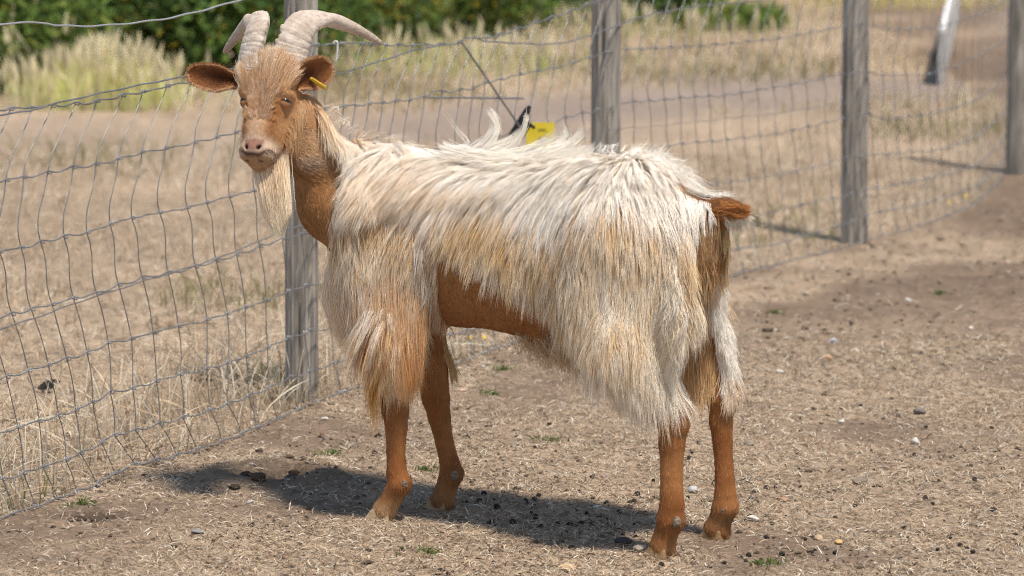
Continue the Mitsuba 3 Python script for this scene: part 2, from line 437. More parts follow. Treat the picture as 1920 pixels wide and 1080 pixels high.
# head
egg(head(0, .038, -.044), (.047, .056, .046), HMAT, 0.016)
cone(head(0, .012, -.036), head(0, -.062, -.030), .047, .034, 0.02)
cone(head(0, -.062, -.030), head(0, -.105, -.030), .034, .029, 0.015)
egg(head(0, -.109, -.029), (.031, .022, .029), HMAT, 0.012)
for s in (1, -1):
    cone(head(.024 * s, .002, -.072), head(.015 * s, -.085, -.054), .030, .021, 0.016)     # jaw
    egg(head(.040 * s, .013, -.019), (.017, .012, .020), HMAT, 0.008)                      # brow
    egg(head(.033 * s, .060, -.028), (.024, .022, .024), HMAT, 0.014)                       # horn boss
    egg(head(.020 * s, -.110, -.033), (.015, .017, .022), HMAT, 0.010)                     # lip pad
cone(head(0, -.060, -.062), head(0, -.124, -.050), .026, .017, 0.014)                      # chin
for s in (1, -1):
    egg(head(.052 * s, -.001, -.018), (.011, .0044, .0165), HMAT, 0.002, 's')            # eye opening
    cone(head(.011 * s, -.112, -.004), head(.017 * s, -.104, -.014), .0036, .0034, 0.004, 1, 's', 0.02)   # nostril
for s in (1, -1):
    for a, b in (((.0, -.121), (.013, -.127)), ((.013, -.127), (.027, -.118)), ((.027, -.118), (.036, -.102))):
        w0, w1 = -.012 - 0.9 * abs(a[0]), -.012 - 0.9 * abs(b[0])
        cone(head(a[0] * s, a[1] - .004, w0), head(b[0] * s, b[1] - .004, w1), .0022, .0022, 0.004, 1, 's', 0.015)


def surface_nets(V, xs, ys, zs):
    ins = V < 0
    c = [ins[a:ins.shape[0] - 1 + a, b:ins.shape[1] - 1 + b, d:ins.shape[2] - 1 + d] for a in (0, 1) for b in (0, 1) for d in (0, 1)]
    n = sum(x.astype(np.uint8) for x in c)
    act = np.argwhere((n > 0) & (n < 8))
    X = [np.asarray(a) for a in (xs, ys, zs)]
    acc, cnt = np.zeros((len(act), 3)), np.zeros(len(act))
    corner = np.array([(a, b, d) for a in (0, 1) for b in (0, 1) for d in (0, 1)])
    vals = np.stack([V[tuple((act + o).T)] for o in corner], 1)
    pos = np.stack([np.stack([X[k][act[:, k] + o[k]] for k in range(3)], 1) for o in corner], 1)
    for p in range(8):
        for q in range(p + 1, 8):
            if np.abs(corner[p] - corner[q]).sum() == 1:
                m = (vals[:, p] < 0) != (vals[:, q] < 0)
                t = vals[m, p] / (vals[m, p] - vals[m, q])
                acc[m] += pos[m, p] + (pos[m, q] - pos[m, p]) * t[:, None]
                cnt[m] += 1
    verts = acc / cnt[:, None]
    ids = np.full([s - 1 for s in V.shape], -1, np.int64)
    ids[tuple(act.T)] = np.arange(len(act))
    faces = []
    for ax in range(3):
        o = [np.zeros(3, int) for _ in range(2)]
        e1, e2 = [k for k in range(3) if k != ax]
        sl0, sl1 = [slice(1, -1)] * 3, [slice(1, -1)] * 3
        sl0[ax], sl1[ax] = slice(0, -1), slice(1, None)
        a, b = ins[tuple(sl0)], ins[tuple(sl1)]
        w = np.argwhere(a != b)
        base = w.copy(); base[:, e1] += 1; base[:, e2] += 1
        flip = a[tuple(w.T)]
        qd = []
        for d1, d2 in ((-1, -1), (0, -1), (0, 0), (-1, 0)):
            g = base.copy(); g[:, e1] += d1; g[:, e2] += d2
            qd.append(ids[tuple(g.T)])
        qd = np.stack(qd, 1)
        if ax == 1: flip = ~flip
        qd[~flip] = qd[~flip][:, ::-1]
        faces.append(qd)
    qd = np.vstack(faces)
    qd = qd[(qd >= 0).all(1)]
    return verts, np.vstack([qd[:, [0, 1, 2]], qd[:, [0, 2, 3]]])


GRAD = None


def sample_V(p):
    q = [np.interp(p[:, k], a, np.arange(len(a))) for k, a in enumerate((AX, AY, AZ))]
    return map_coordinates(V, q, order=1, mode='nearest')


def grad_V(p, e=0.004):
    g = np.stack([sample_V(p + d) - sample_V(p - d) for d in np.eye(3) * e], 1)
    return nrm(g)


bv, bf = surface_nets(V, AX, AY, AZ)
bv = bv - grad_V(bv, 0.003) * sample_V(bv)[:, None] * 0.6
body = trimesh.Trimesh(bv, bf, process=False)
if body.volume < 0:
    body = trimesh.Trimesh(bv, bf[:, ::-1], process=False)


# colours of skin and short coat, in goat coordinates
WHITE, CREAM, GOLD, TAN, BROWN = (np.array(c) for c in ((.97, .93, .87), (.88, .765, .575), (.74, .495, .205), (.47, .220, .085), (.32, .130, .042)))


def lerp(a, b, t):
    t = np.asarray(t)[..., None]
    return a * (1 - t) + b * t


def sstep(a, b, x):
    t = np.clip((x - a) / (b - a), 0, 1)
    return t * t * (3 - 2 * t)


def n3(p, s, seed=0, oct_=3):
    return meshkit.fbm(p * s, oct_, seed)


def head_uvw(p):
    return (p - H0G) @ HMAT.T / HS


def coat(p):
    """Colour of skin and short hair."""
    X, Y, Z = p.T
    n = n3(p, 30, 5)
    c = lerp(TAN, BROWN, np.clip(0.35 + 0.9 * (n - 0.5), 0, 1))
    c = lerp(c, TAN * 1.12, sstep(0.48, 0.36, np.abs(X - 0.12)) * sstep(.30, .50, Z) * 0.4)
    # trunk under the fleece
    fleece = sstep(.50, .60, Z) * sstep(.50, .40, X) * sstep(-.36, -.30, X)
    c = lerp(c, np.array([.50, .36, .23]), fleece * 0.9)
    legs = sstep(.28, .18, Z)
    c = lerp(c, lerp(BROWN * np.array([.88, .82, .8]), TAN * np.array([.84, .72, .66]), np.clip(2.4 * n - .7, 0, 1)), legs)
    c = lerp(c, BROWN * 0.75, sstep(.10, .04, Z) * 0.6)
    c = lerp(c, np.array([.46, .30, .17]), sstep(.10, .02, Z) * .35 * np.clip(2 * n3(p, 22, 15) - .4, 0, 1))
    c = lerp(c, TAN * 1.25, sstep(.30, .24, Z) * np.clip(2.4 * n3(p, 12, 16) - 1.1, 0, .5))
    cor = sstep(.055, .02, Z) * (Y > 0) * (X > .2)
    c = lerp(c, np.array([.62, .42, .24]), cor * 0.6)
    # neck
    neck = sstep(.40, .46, X) * sstep(.45, .55, Z)
    c = lerp(c, lerp(np.array([.44, .215, .085]), np.array([.54, .31, .145]), sstep(.55, .8, Z) * n), neck)
    # face
    u, v, w = head_uvw(p).T
    f = sstep(-.125, -.09, w) * sstep(-.20, -.16, v) * (np.abs(u) < .12) * (X > .4)
    base = lerp(np.array([.52, .255, .10]), np.array([.60, .36, .18]), np.clip(n3(p, 60, 8) * 1.3 - .2, 0, 1))
    stripe = np.exp(-((np.abs(u) - .030 - .10 * np.clip(v + .02, -.1, .0)) / .0095) ** 2) * sstep(.012, -.015, v) * sstep(-.105, -.07, v)
    base = lerp(base, np.array([.33, .125, .040]), stripe * 0.9)
    bridge = np.exp(-(u / .017) ** 2) * sstep(.02, -.03, v)
    base = lerp(base, np.array([.70, .50, .34]), bridge * 0.75)
    cheek = sstep(.034, .050, np.abs(u)) * sstep(-.02, -.04, v)
    base = lerp(base, np.array([.66, .47, .29]), cheek * 0.55)
    muz = sstep(-.075, -.098, v)
    base = lerp(base, np.array([.70, .55, .42]), muz * 0.85)
    chin = sstep(-.118, -.130, v) 
    base = lerp(base, np.array([.50, .29, .14]), chin * 0.8)
    brow = np.exp(-((v + .002) / .012) ** 2) * sstep(.03, .045, np.abs(u))
    base = lerp(base, np.array([.55, .33, .20]), brow * 0.5)
    slot = np.exp(-((v + .125 - .016 * sstep(.010, .036, np.abs(u))) / .0042) ** 2) * (np.abs(u) < .04) * (w > -.06)
    base = lerp(base, np.array([.11, .045, .035]), slot * 0.95)
    pw = .0190 - .40 * np.clip(-.099 - v, 0, .03)
    pad_ = sstep(pw + .003, pw - .002, np.abs(u)) * sstep(-.090, -.096, v) * sstep(-.121, -.116, v) * sstep(-.026, -.018, w)
    base = lerp(base, np.array([.42, .225, .175]), pad_)
    base = lerp(base, np.array([.05, .02, .017]), np.exp(-(((np.abs(u) - .014) / .0042) ** 2 + ((v + .108) / .0042) ** 2)) * (w > -.03))
    c = lerp(c, base, f)
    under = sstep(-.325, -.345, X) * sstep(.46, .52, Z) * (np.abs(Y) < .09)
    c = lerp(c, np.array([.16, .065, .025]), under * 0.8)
    return np.clip(c * (0.9 + 0.25 * (n3(p, 120, 6, 2)[:, None] - 0.5)), 0, 1)


skin = coat(np.asarray(body.vertices)) * 0.85
scene['goat__body'] = ply((to_world(body.vertices), body.faces), 'm_skin', smooth=True, color=skin)
tag('goat', 'tan and cream long haired goat with curved horns and pale beard', 'goat')


# ------------------------------------------------------------------ the goat: coat
R = rng(7)
samp, face_id = trimesh.sample.sample_surface(body, 900_000, seed=3)
samp = np.asarray(samp)
snorm = np.asarray(body.face_normals)[face_id]


def tangent(d, n):
    return nrm(d - (d * n).sum(-1, keepdims=True) * n)


def grow(root, d0, length, m, gravity=0.25, lift=0.3, lay=None, stiff=0.0, seed=0):
    """Guide hairs: they start along d0, sag, and slide over the body at their layer's height."""
    r = rng(seed)
    n = len(root)
    step = (length / (m - 1))[:, None]
    nn = grad_V(root)
    d = nrm(tangent(d0, nn) + nn * lift)
    p = root - nn * 0.002
    out = [p]
    lay = np.full(n, 0.008) if lay is None else lay
    wob = r.normal(0, 1, (n, 3)) * 0.03
    for k in range(1, m):
        d = nrm(d + np.array([0, 0, -1.0]) * gravity + wob)
        q = p + d * step
        h = lay * min(1.0, 1.6 * k / (m - 1))
        dist = sample_V(q)
        push = np.maximum(h - dist, 0)[:, None]
        q = q + grad_V(q) * push
        d = nrm(q - p)
        p = q
        out.append(p)
    return np.stack(out, 1)


def children(guides, groot, root, length_k, clump, seed, stray=0.08, tip_spread=0.0):
    """Hairs that follow their nearest guide and draw together towards its tip."""
    r = rng(seed)
    tree = cKDTree(groot)
    _, idx = tree.query(root)
    g = guides[idx]
    m = g.shape[1]
    t = np.linspace(0, 1, m)[None, :, None]
    n = len(root)
    cl = np.clip(clump + r.normal(0, .15, (n, 1, 1)), 0, .97)
    off = (root - groot[idx])[:, None]
    scale = (length_k * r.uniform(.72, 1.12, n))[:, None, None]
    p = g[:, :1] + (g - g[:, :1]) * scale + off * (1 - cl * t ** 0.9)
    ph = r.uniform(0, 6.28, (n, 1, 3))
    amp = np.linalg.norm(g[:, -1] - g[:, 0], axis=1)[:, None, None] * stray * r.uniform(0.2, 1.0, (n, 1, 1)) * r.normal(0, 1, (n, 1, 3))
    p = p + amp * t ** 1.5 * np.sin(ph + 2.5 * t)
    flat = p.reshape(-1, 3)
    dist = sample_V(flat)
    h = (0.001 + 0.004 * np.broadcast_to(t, p.shape[:2] + (1,)).reshape(-1)) * 1.0
    push = np.maximum(h - dist, 0)
    bad = push > 0
    flat[bad] += grad_V(flat[bad]) * push[bad][:, None]
    return flat.reshape(p.shape), idx


def coat_mesh(name, P, C, w0, bsdf='m_fur', taper=0.75, twist=0.25, seed=0, N=None, label=None, round_=1.0):
    r = rng(seed)
    n, m, _ = P.shape
    t = np.linspace(0, 1, m)
    if N is None:
        N = np.repeat(grad_V(P[:, min(2, m - 1)])[:, None], m, 1)
    N = nrm(N + r.normal(0, twist, (n, 1, 3)))
    W = (w0 * r.uniform(.7, 1.3, n))[:, None] * (1 - taper * t ** 2)[None]
    v, f, nv, c = ribbons(P, W, C, N=N, round_=round_)
    scene['goat__' + name] = raw_ply(to_world(v), f, nv @ GM, c, bsdf)
    if label: tag('goat__' + name, label)


def poly(pts, Y=0.11):
    return shapely.Polygon([tuple(S(a, b, Y)[[0, 2]]) for a, b in pts])


def inside(pg, p):
    return shapely.contains_xy(pg, p[:, 0], p[:, 2])


absY = np.abs(samp[:, 1])
Xs, Ys, Zs = samp.T
near = Ys > -0.03

PG_FLANK = poly([(770, 345), (1000, 300), (1300, 300), (1345, 480), (1310, 590), (1295, 660), (1262, 715), (1190, 725), (1150, 690), (1110, 640), (1060, 565), (1000, 515), (930, 465), (860, 425), (800, 385)])
PG_SKIRT = poly([(600, 470), (640, 400), (785, 395), (800, 450), (785, 540), (768, 610), (760, 665), (705, 672), (660, 620), (625, 560)])
PG_TOP = poly([(618, 222), (626, 208), (645, 232), (760, 240), (900, 260), (1200, 250), (1345, 330), (1330, 365), (1250, 330), (1150, 320), (900, 330), (780, 322), (690, 330), (660, 320), (640, 275)], 0.05)


def take(mask, count, seed):
    idx = np.flatnonzero(mask)
    return rng(seed).choice(idx, min(count, len(idx)), replace=False)


def fleece_dir(p):
    X, Y, Z = p.T
    n1 = n3(p, 14, 31)
    fx = 0.34 * sstep(-.16, .10, X) - 0.42 * sstep(-.10, -.24, X) * sstep(.58, .70, Z) - 0.12 * sstep(-.10, -.26, X)
    fx = fx + 0.22 * sstep(.58, .68, Z) * sstep(-.1, .05, X)
    fx = fx - 0.30 * sstep(-.2, -.27, X) * sstep(.50, .40, Z) * sstep(.28, .34, Z)
    fx = np.where(X > .29, lerp(fx[:, None], np.array([-.85]), sstep(.30, .37, X))[:, 0], fx)
    fx = fx + (0.55 - .25 * sstep(.55, .65, Z)) * (n1 - 0.5)
    return np.stack([fx, np.sign(Y + 0.004) * (0.55 * sstep(.06, .0, np.abs(Y)) + 0.05), -np.ones(len(p))], 1)


def streaks(p, seed):
    q = p * np.array([55, 55, 9.0])
    return meshkit.fbm(q, 3, seed)


def fleece_color(root, P, r, idx, seed):
    """Cream and gold hairs: paler on the back, golden below the saddle and down the front apron."""
    X, Y, Z = root.T
    m = P.shape[1]
    t = np.linspace(0, 1, m)[None, :]
    st = streaks(root, 41)
    g0 = rng(seed).uniform(0, 1, idx.max() + 1)[idx]
    gold = np.clip((st - 0.40) * 2.4 + (g0 - 0.5) * 0.9, 0, 1)
    line = 0.640 + 0.02 * np.sin(X * 23)
    top = sstep(-.02, .03, Z - line)
    band = np.exp(-((Z - (line - .045)) / .026) ** 2) * sstep(-.12, .02, X) * sstep(.45, .36, X)
    rear_low = sstep(-.06, -.18, X) * sstep(.48, .36, Z)
    skirt = sstep(.24, .30, X) * sstep(.56, .50, Z)
    low_front = skirt * sstep(.46, .34, Z) * 1.3
    base = lerp(CREAM, GOLD, gold * 0.95)
    base = lerp(base, np.array([.86, .77, .66]), np.clip(1.0 - gold * 1.3, 0, 1) * 0.6)
    base = lerp(base, WHITE, np.maximum(top * 0.95, rear_low * np.clip(1 - 0.6 * gold, 0, 1)))
    rear_edge = sstep(-.23, -.30, X) * sstep(.63, .52, Z) * sstep(.40, .46, Z)
    base = lerp(base, np.array([.74, .54, .33]), sstep(.40, .47, X) * sstep(.6, .68, Z) * .8)
    base = lerp(base, lerp(CREAM, GOLD, .7), np.clip(rear_edge * (.3 + gold), 0, .9))
    base = lerp(base, GOLD * 0.98, np.clip(band * (0.7 + gold), 0, 0.95))
    base = lerp(base, lerp(np.array([.85, .79, .71]), np.array([.75, .43, .125]), np.clip(gold * .7 + low_front, 0, 1)), skirt)
    greyish = (rng(seed + 1).uniform(0, 1, len(root)) < 0.18)
    base = np.where(greyish[:, None], base * np.array([.80, .76, .73]), base)
    base = base * r.uniform(.86, 1.1, (len(root), 1))
    C = np.repeat(base[:, None], m, 1)
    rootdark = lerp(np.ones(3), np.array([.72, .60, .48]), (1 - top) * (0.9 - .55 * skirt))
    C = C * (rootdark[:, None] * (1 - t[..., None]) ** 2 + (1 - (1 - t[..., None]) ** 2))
    tipgold = top * sstep(.05, .25, X) * (0.35 + 0.65 * g0)
    C = lerp(C, GOLD * 1.05, tipgold[:, None] * sstep(.6, 1.0, t) * 0.75)
    palet = (1 - top) * (1 - skirt)
    C = lerp(C, np.array([.88, .78, .61]), palet[:, None] * sstep(.55, 1.0, t) * 0.5)
    return np.clip(C, 0, 1)


def fleece(name, mask, n_guides, n_hairs, length, seed, w0=0.0013, m=6, clump=0.72, gravity=0.3, lift=0.2, lay=(.003, .018), dirf=fleece_dir, colf=fleece_color, stray=0.06, label=None, jitter=0.06, round_=1.0):
    gi = take(mask, n_guides, seed)
    ci = take(mask, n_hairs, seed + 1)
    gr, cr = samp[gi], samp[ci]
    r = rng(seed + 2)
    d = dirf(gr)
    d = d + r.normal(0, jitter, d.shape)
    Lg = length(gr) * r.uniform(.78, 1.15, len(gr))
    G = grow(gr, d, Lg, m, gravity, lift, r.uniform(*lay, len(gr)), seed=seed + 3)
    P, idx = children(G, gr, cr, np.ones(len(cr)), clump, seed + 4, stray)
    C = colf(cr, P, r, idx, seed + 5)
    coat_mesh(name, P, C, w0, seed=seed + 6, label=label, round_=round_)


def hair_len(p):
    X, Y, Z = p.T
    l = 0.085 + 0.0 * X
    l = l + 0.016 * sstep(-.05, -.2, X) * sstep(.55, .40, Z)
    l = l + 0.055 * sstep(.24, .30, X) * sstep(.54, .40, Z)
    return l


m_flank = inside(PG_FLANK, samp) & (absY > 0.02) & (Zs > .25) & ((Ys > -.02) | (Zs > .45)) & ((Xs + .07 * (n3(samp, 40, 91) - .5) > -.298) | (Zs > .66) | (Ys > .055 + .05 * (n3(samp, 40, 92) - .5)))
m_skirt = inside(PG_SKIRT, samp) & (absY > 0.015) & (Zs > .27) & (Xs < .50) & ((Ys > -.01) | (Zs > .47))
m_top = (inside(PG_TOP, samp) & (absY < 0.10) & (snorm[:, 2] > 0.2)) & (Xs < .60)
keep_far = R.uniform(0, 1, len(samp)) < np.where(Ys > -0.02, 1.0, 0.4)

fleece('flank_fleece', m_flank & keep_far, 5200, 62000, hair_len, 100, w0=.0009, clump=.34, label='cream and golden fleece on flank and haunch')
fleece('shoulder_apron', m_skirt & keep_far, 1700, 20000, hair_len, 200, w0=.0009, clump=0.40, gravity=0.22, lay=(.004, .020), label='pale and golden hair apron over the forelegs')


def top_len(p):
    return 0.085 + 0.060 * sstep(.08, .26, p[:, 0]) - 0.085 * sstep(.38, .45, p[:, 0])


fleece('saddle_hair', m_top & (R.uniform(0, 1, len(samp)) < np.where(Ys > -0.02, 1, .5)), 1700, 23000, top_len, 300, round_=.4, w0=.0009, clump=0.40, gravity=0.22, lift=0.30, lay=(.010, .026), label='white hair of mane, back and rump')
def blend_color(root, P, r, idx, seed):
    m = P.shape[1]
    t = np.linspace(0, 1, m)[None, :, None]
    a = lerp(np.array([.46, .23, .095]), np.array([.62, .42, .22]), r.uniform(0, 1, len(root)))
    b = lerp(np.array([.60, .36, .17]), np.array([.93, .86, .76]), r.uniform(0, 1, len(root)))
    return np.clip(a[:, None] * (1 - t) + b[:, None] * t, 0, 1)


edge = (inside(PG_FLANK.buffer(.045), samp) | inside(PG_SKIRT.buffer(.045), samp)) & ~(inside(PG_FLANK.buffer(-.012), samp) | inside(PG_SKIRT.buffer(-.012), samp))
edge = edge & (Ys > .02) & (Zs > .33) & (Zs < .60) & (Xs > -.12) & (Xs < .44)
fleece('blending_hair', edge, 1500, 9000, lambda p: .040 + 0 * p[:, 0], 350, w0=.0007, m=5, clump=.2, lay=(.002, .010), colf=blend_color, jitter=.16, label='sparse pale hair thinning out over the bare tan belly')

# ---- short coat over everything else
fl = inside(PG_FLANK, samp) | inside(PG_SKIRT, samp) | m_top
uvw = head_uvw(samp)
on_face = (uvw[:, 2] > -.13) & (uvw[:, 1] > -.17) & (np.abs(uvw[:, 0]) < .10) & (Xs > .42) & (Zs > .6)
nosepad = (np.abs(uvw[:, 0]) < .021) & (uvw[:, 1] < -.092) & (uvw[:, 1] > -.119) & (uvw[:, 2] > -.022)
lips = (uvw[:, 1] < -.118) & (uvw[:, 1] > -.136) & (np.abs(uvw[:, 0]) < .03) & (uvw[:, 2] > -.045)
eyes = ((np.abs(np.abs(uvw[:, 0]) - .051) < .012) & (np.abs(uvw[:, 1] + .001) < .0065) & (np.abs(uvw[:, 2] + .021) < .016))
bad = on_face & (nosepad | eyes | lips)
pr = np.where(on_face, 1.0, np.where(fl, 0.10, 0.62)) * np.where((Ys < -0.05) & (Zs > .35), .4, 1.0)
ci = np.flatnonzero((R.uniform(0, 1, len(samp)) < pr * 0.30) & ~bad & (Zs > .012))
cr, cn = samp[ci], snorm[ci]
d = np.zeros_like(cr)
Xc, Yc, Zc = cr.T
d[:] = [-.35, 0, -1.0]
lower = Zc < .30
d[lower] = [-.12, 0, -1.0]
neck_ = (Xc > .42) & (Zc > .5)
d[neck_] = [-.55, .0, -1.0]
hu = uvw[ci]
fc = on_face[ci]
fd = np.stack([np.sign(hu[:, 0]) * (0.35 + 6 * np.abs(hu[:, 0])), np.where(hu[:, 1] > -.01, .9, -.25), np.zeros(len(hu))], 1) @ HMAT
d[fc] = fd[fc]
d = d + R.normal(0, .16, d.shape) + 0.7 * (np.stack([n3(cr, 25, s) for s in (61, 62, 63)], 1) - .5)
t_ = tangent(d, cn)
Ls = np.where(fc, .0075, np.where(Zc < .3, .011, .013)) * R.uniform(.7, 1.3, len(cr))
Ls = np.where((np.abs(hu[:, 0]) > .03) & fc & (hu[:, 1] < -.03) & (hu[:, 2] < -.05), Ls * 1.9, Ls)
up = np.where(fc, .28, np.where(Zc < .3, .16, .22))[:, None]
p1 = cr - cn * .0008 + nrm(t_ + cn * up) * (Ls * .5)[:, None]
p2 = p1 + nrm(t_ + cn * 0.06 + np.array([0, 0, -.1])) * (Ls * .5)[:, None]
P = np.stack([cr - cn * .0008, p1, p2], 1)
cc = coat(cr)
sh = np.where((Zc < .3)[:, None], R.uniform(.66, 1.26, (len(cr), 1)), R.uniform(.62, 1.32, (len(cr), 1)))
C = np.stack([cc * sh * .8, cc * sh, cc * sh * 1.15], 1)
coat_mesh('short_coat', P, C, 0.0011, 'm_short_fur', .6, .35, 11, N=np.repeat(cn[:, None], 3, 1), label='short tan coat of neck, belly, legs and face')
print('body', len(body.faces), 'short', len(cr))
# ------------------------------------------------------------------ the goat: tufts laid by hand
def spline(cp, m):
    cp = np.asarray(cp, float)
    k = len(cp)
    t = np.linspace(0, k - 1, m)
    i = np.clip(np.floor(t).astype(int), 0, k - 2)
    f = (t - i)[:, None]
    g = lambda a: cp[np.clip(a, 0, k - 1)]
    p0, p1, p2, p3 = g(i - 1), g(i), g(i + 1), g(i + 2)
    return 0.5 * (2 * p1 + (p2 - p0) * f + (2 * p0 - 5 * p1 + 4 * p2 - p3) * f ** 2 + (3 * p1 - p0 - 3 * p2 + p3) * f ** 3)


def drape(g, h0, h1, h2, seed):
    """Lays guide curves on the body: pulled to a height that goes from h0 over h1 to h2 where the body is near."""
    r = rng(seed)
    m = g.shape[1]
    want = np.interp(np.linspace(0, 1, m), [0, .5, 1], [h0, h1, h2])[None] * np.r_[1.0][:, None] * np.ones((len(g), 1)) + r.uniform(-.004, .006, (len(g), 1)) * np.linspace(0, 1, m)[None]
    for _ in range(5):
        flat = g.reshape(-1, 3)
        d = sample_V(flat).reshape(g.shape[:2])
        k = np.where(d > .07, 0.0, 1.0)
        g = g + grad_V(flat).reshape(g.shape) * (np.clip(want - d, -.015, .015) * k)[..., None]
        g[:, 1:-1] = g[:, 1:-1] * .6 + .2 * (g[:, :-2] + g[:, 2:])
    return g


def tufts(specs, m=9, seed=0, lay=None):
    """specs: (control points, hairs, root spread, tip spread, root colour, tip colour); returns strands and colours."""
    r = rng(seed)
    Ps, Cs = [], []
    curves = np.stack([spline(sp[0], m) for sp in specs])
    if lay is not None:
        curves = drape(curves, *lay, seed + 500)
    for g, (_, n, r0, r1, c0, c1) in zip(curves, specs):
        t = np.linspace(0, 1, m)[None, :, None]
        a = r.normal(0, 1, (n, 1, 3)) * r0
        b = r.normal(0, 1, (n, 1, 3)) * r1
        k = r.uniform(.75, 1.05, (n, 1, 1))
        gg = np.stack([np.stack([np.interp(np.linspace(0, kk, m) * (m - 1), np.arange(m), g[:, x]) for x in range(3)], 1) for kk in np.minimum(k[:, 0, 0], 1)], 0)
        wave = r.normal(0, .0012, (n, 1, 3)) * np.sin(t * 5 + r.uniform(0, 6, (n, 1, 1)))
        Ps.append(gg + a * (1 - t) + b * t + wave * t)
        c = np.asarray(c0)[None, None] * (1 - t) + np.asarray(c1)[None, None] * t
        Cs.append(np.clip(c * r.uniform(.82, 1.12, (n, 1, 1)), 0, 1))
    return np.concatenate(Ps), np.concatenate(Cs)


def settle(P, h=.002):
    """Moves each strand so that its root sits on the skin, then keeps all of it outside."""
    P = P.copy()
    for _ in range(3):
        r0 = P[:, 0]
        P += (-grad_V(r0) * (sample_V(r0) + .001)[:, None])[:, None]
    m = P.shape[1]
    flat = P.reshape(-1, 3)
    hh = np.tile(np.linspace(-.001, h, m), len(P))
    for _ in range(2):
        flat += grad_V(flat) * np.maximum(hh - sample_V(flat), 0)[:, None]
    return flat.reshape(P.shape)


def SW(px, py, Y):
    return S(px, py, Y)


def G(px, py, d):
    return (at(px, py, d) - GO) @ GM.T


toC = GM @ np.array([0, -1.0, .15])
UPG = np.array([0, 0, 1.0])


# wisps that stand up along the spine
w = []
WT = (WHITE, np.array([.93, .89, .80]))
for cp, n, r0, r1 in (
        ([(868, 292, .02), (905, 268, .01), (926, 235, 0), (922, 208, -.01)], 70, .004, .0032),
        ([(880, 294, .02), (930, 272, .01), (962, 258, 0), (975, 240, 0)], 80, .005, .004),
        ([(895, 292, .02), (922, 268, .01), (934, 240, 0), (926, 215, 0), (916, 204, 0)], 75, .005, .0038),
        ([(915, 294, .02), (955, 280, .01), (978, 252, 0), (986, 224, 0), (984, 212, 0)], 85, .006, .0034),
        ([(925, 296, .03), (985, 282, .01), (1020, 266, 0), (1042, 250, 0)], 70, .006, .006),
        ([(850, 286, .02), (880, 272, .01), (852, 240, 0), (832, 210, 0)], 6, .008, .004),
        ([(850, 286, .02), (895, 268, .01), (930, 250, 0), (962, 240, 0)], 7, .008, .012),
        ([(1010, 290, .03), (1045, 272, .01), (1062, 255, 0), (1058, 238, 0)], 50, .006, .006),
        ([(1020, 290, .03), (1065, 272, .01), (1085, 255, 0), (1094, 242, 0)], 60, .007, .006),
        ([(1000, 292, .03), (1040, 280, .01), (1058, 268, 0), (1045, 235, 0)], 10, .007, .010),
        ([(860, 286, .04), (940, 298, .04), (1030, 292, .03), (1120, 282, .02)], 160, .008, .007),
        ([(830, 280, .05), (900, 300, .05), (980, 306, .04), (1060, 296, .03)], 150, .008, .008),
        ([(1230, 306, .01), (1270, 326, 0), (1305, 352, 0), (1328, 368, 0)], 120, .010, .007),
        ([(1290, 345, .02), (1325, 366, .01), (1352, 366, 0), (1378, 372, -.01)], 70, .006, .005)):
    w.append(([SW(*c) for c in cp], n, r0, r1, *WT))
r_ = rng(55)
for q in range(70):     # single flyaway hairs along the topline
    x = r_.uniform(1060, 1290)
    y = np.interp(x, [1060, 1150, 1230, 1290], [284, 278, 288, 330])
    w.append(([SW(x, y + 6, .01), SW(x + r_.uniform(0, 14), y - r_.uniform(0, 8), 0), SW(x + r_.uniform(5, 32), y - r_.uniform(4, 20), -.01)], 3, .003, .004, *WT))
for q in range(12):
    x = r_.uniform(610, 700)
    y = np.interp(x, [590, 640, 680, 700], [178, 232, 256, 262])
    w.append(([SW(x - 4, y + 6, .055), SW(x + r_.uniform(3, 12), y - r_.uniform(2, 6), .05), SW(x + r_.uniform(8, 20), y + r_.uniform(-6, 8), .05)], 5, .005, .006, CREAM, WHITE))
P, C = tufts(w, 9, 71)
coat_mesh('windblown_wisps', P, C, 0.0011, taper=.8, twist=.6, seed=72, N=np.broadcast_to(np.array([0, 1.0, .25]), P.shape).copy(), label='white wisps of hair lifted by the wind along the spine')

# mane strands down the back of the neck, draped on the near side
w = []
for q in range(46):
    f = q / 45
    a = np.array([598 + 62 * f, 186 + 62 * f])
    a = a + np.array([6, 2])
    b = a + np.array([30 - 14 * f, 38])
    e = np.array([664 + 4 * f + r_.uniform(-12, 12), 285 + 95 * f + r_.uniform(-15, 15)])
    w.append(([SW(a[0], a[1], .058), SW(b[0], b[1], .074 + .012 * f), SW(*(b * .35 + e * .65), .088 + .015 * f), SW(e[0] - 4, e[1], .10)], int(6 + 30 * f), .0055, .0065, lerp(np.array([.70, .47, .25]), WHITE, np.clip(f * 1.6, 0, 1)), lerp(CREAM, WHITE * .97, np.clip(f * 1.5, 0, 1))))
for q in range(190):    # crest of the neck
    f = r_.uniform(0, 1)
    ax, ay = 600 + 52 * f + r_.uniform(-7, 6), 188 + 66 * f + r_.uniform(-5, 8)
    lx = 20 + 10 * f + r_.uniform(-8, 8)
    k = r_.uniform(.7, 1.2)
    w.append(([SW(ax, ay, .064), SW(ax + lx * .5, ay + 24 * k, .076), SW(ax + lx, ay + 50 * k, .086), SW(ax + lx + 4, ay + 76 * k, .092)], 22, .0055, .0055, lerp(np.array([.66, .42, .21]), WHITE, np.clip(1.5 * f - .1, 0, 1)), lerp(np.array([.84, .68, .46]), WHITE, np.clip(1.4 * f, 0, 1))))
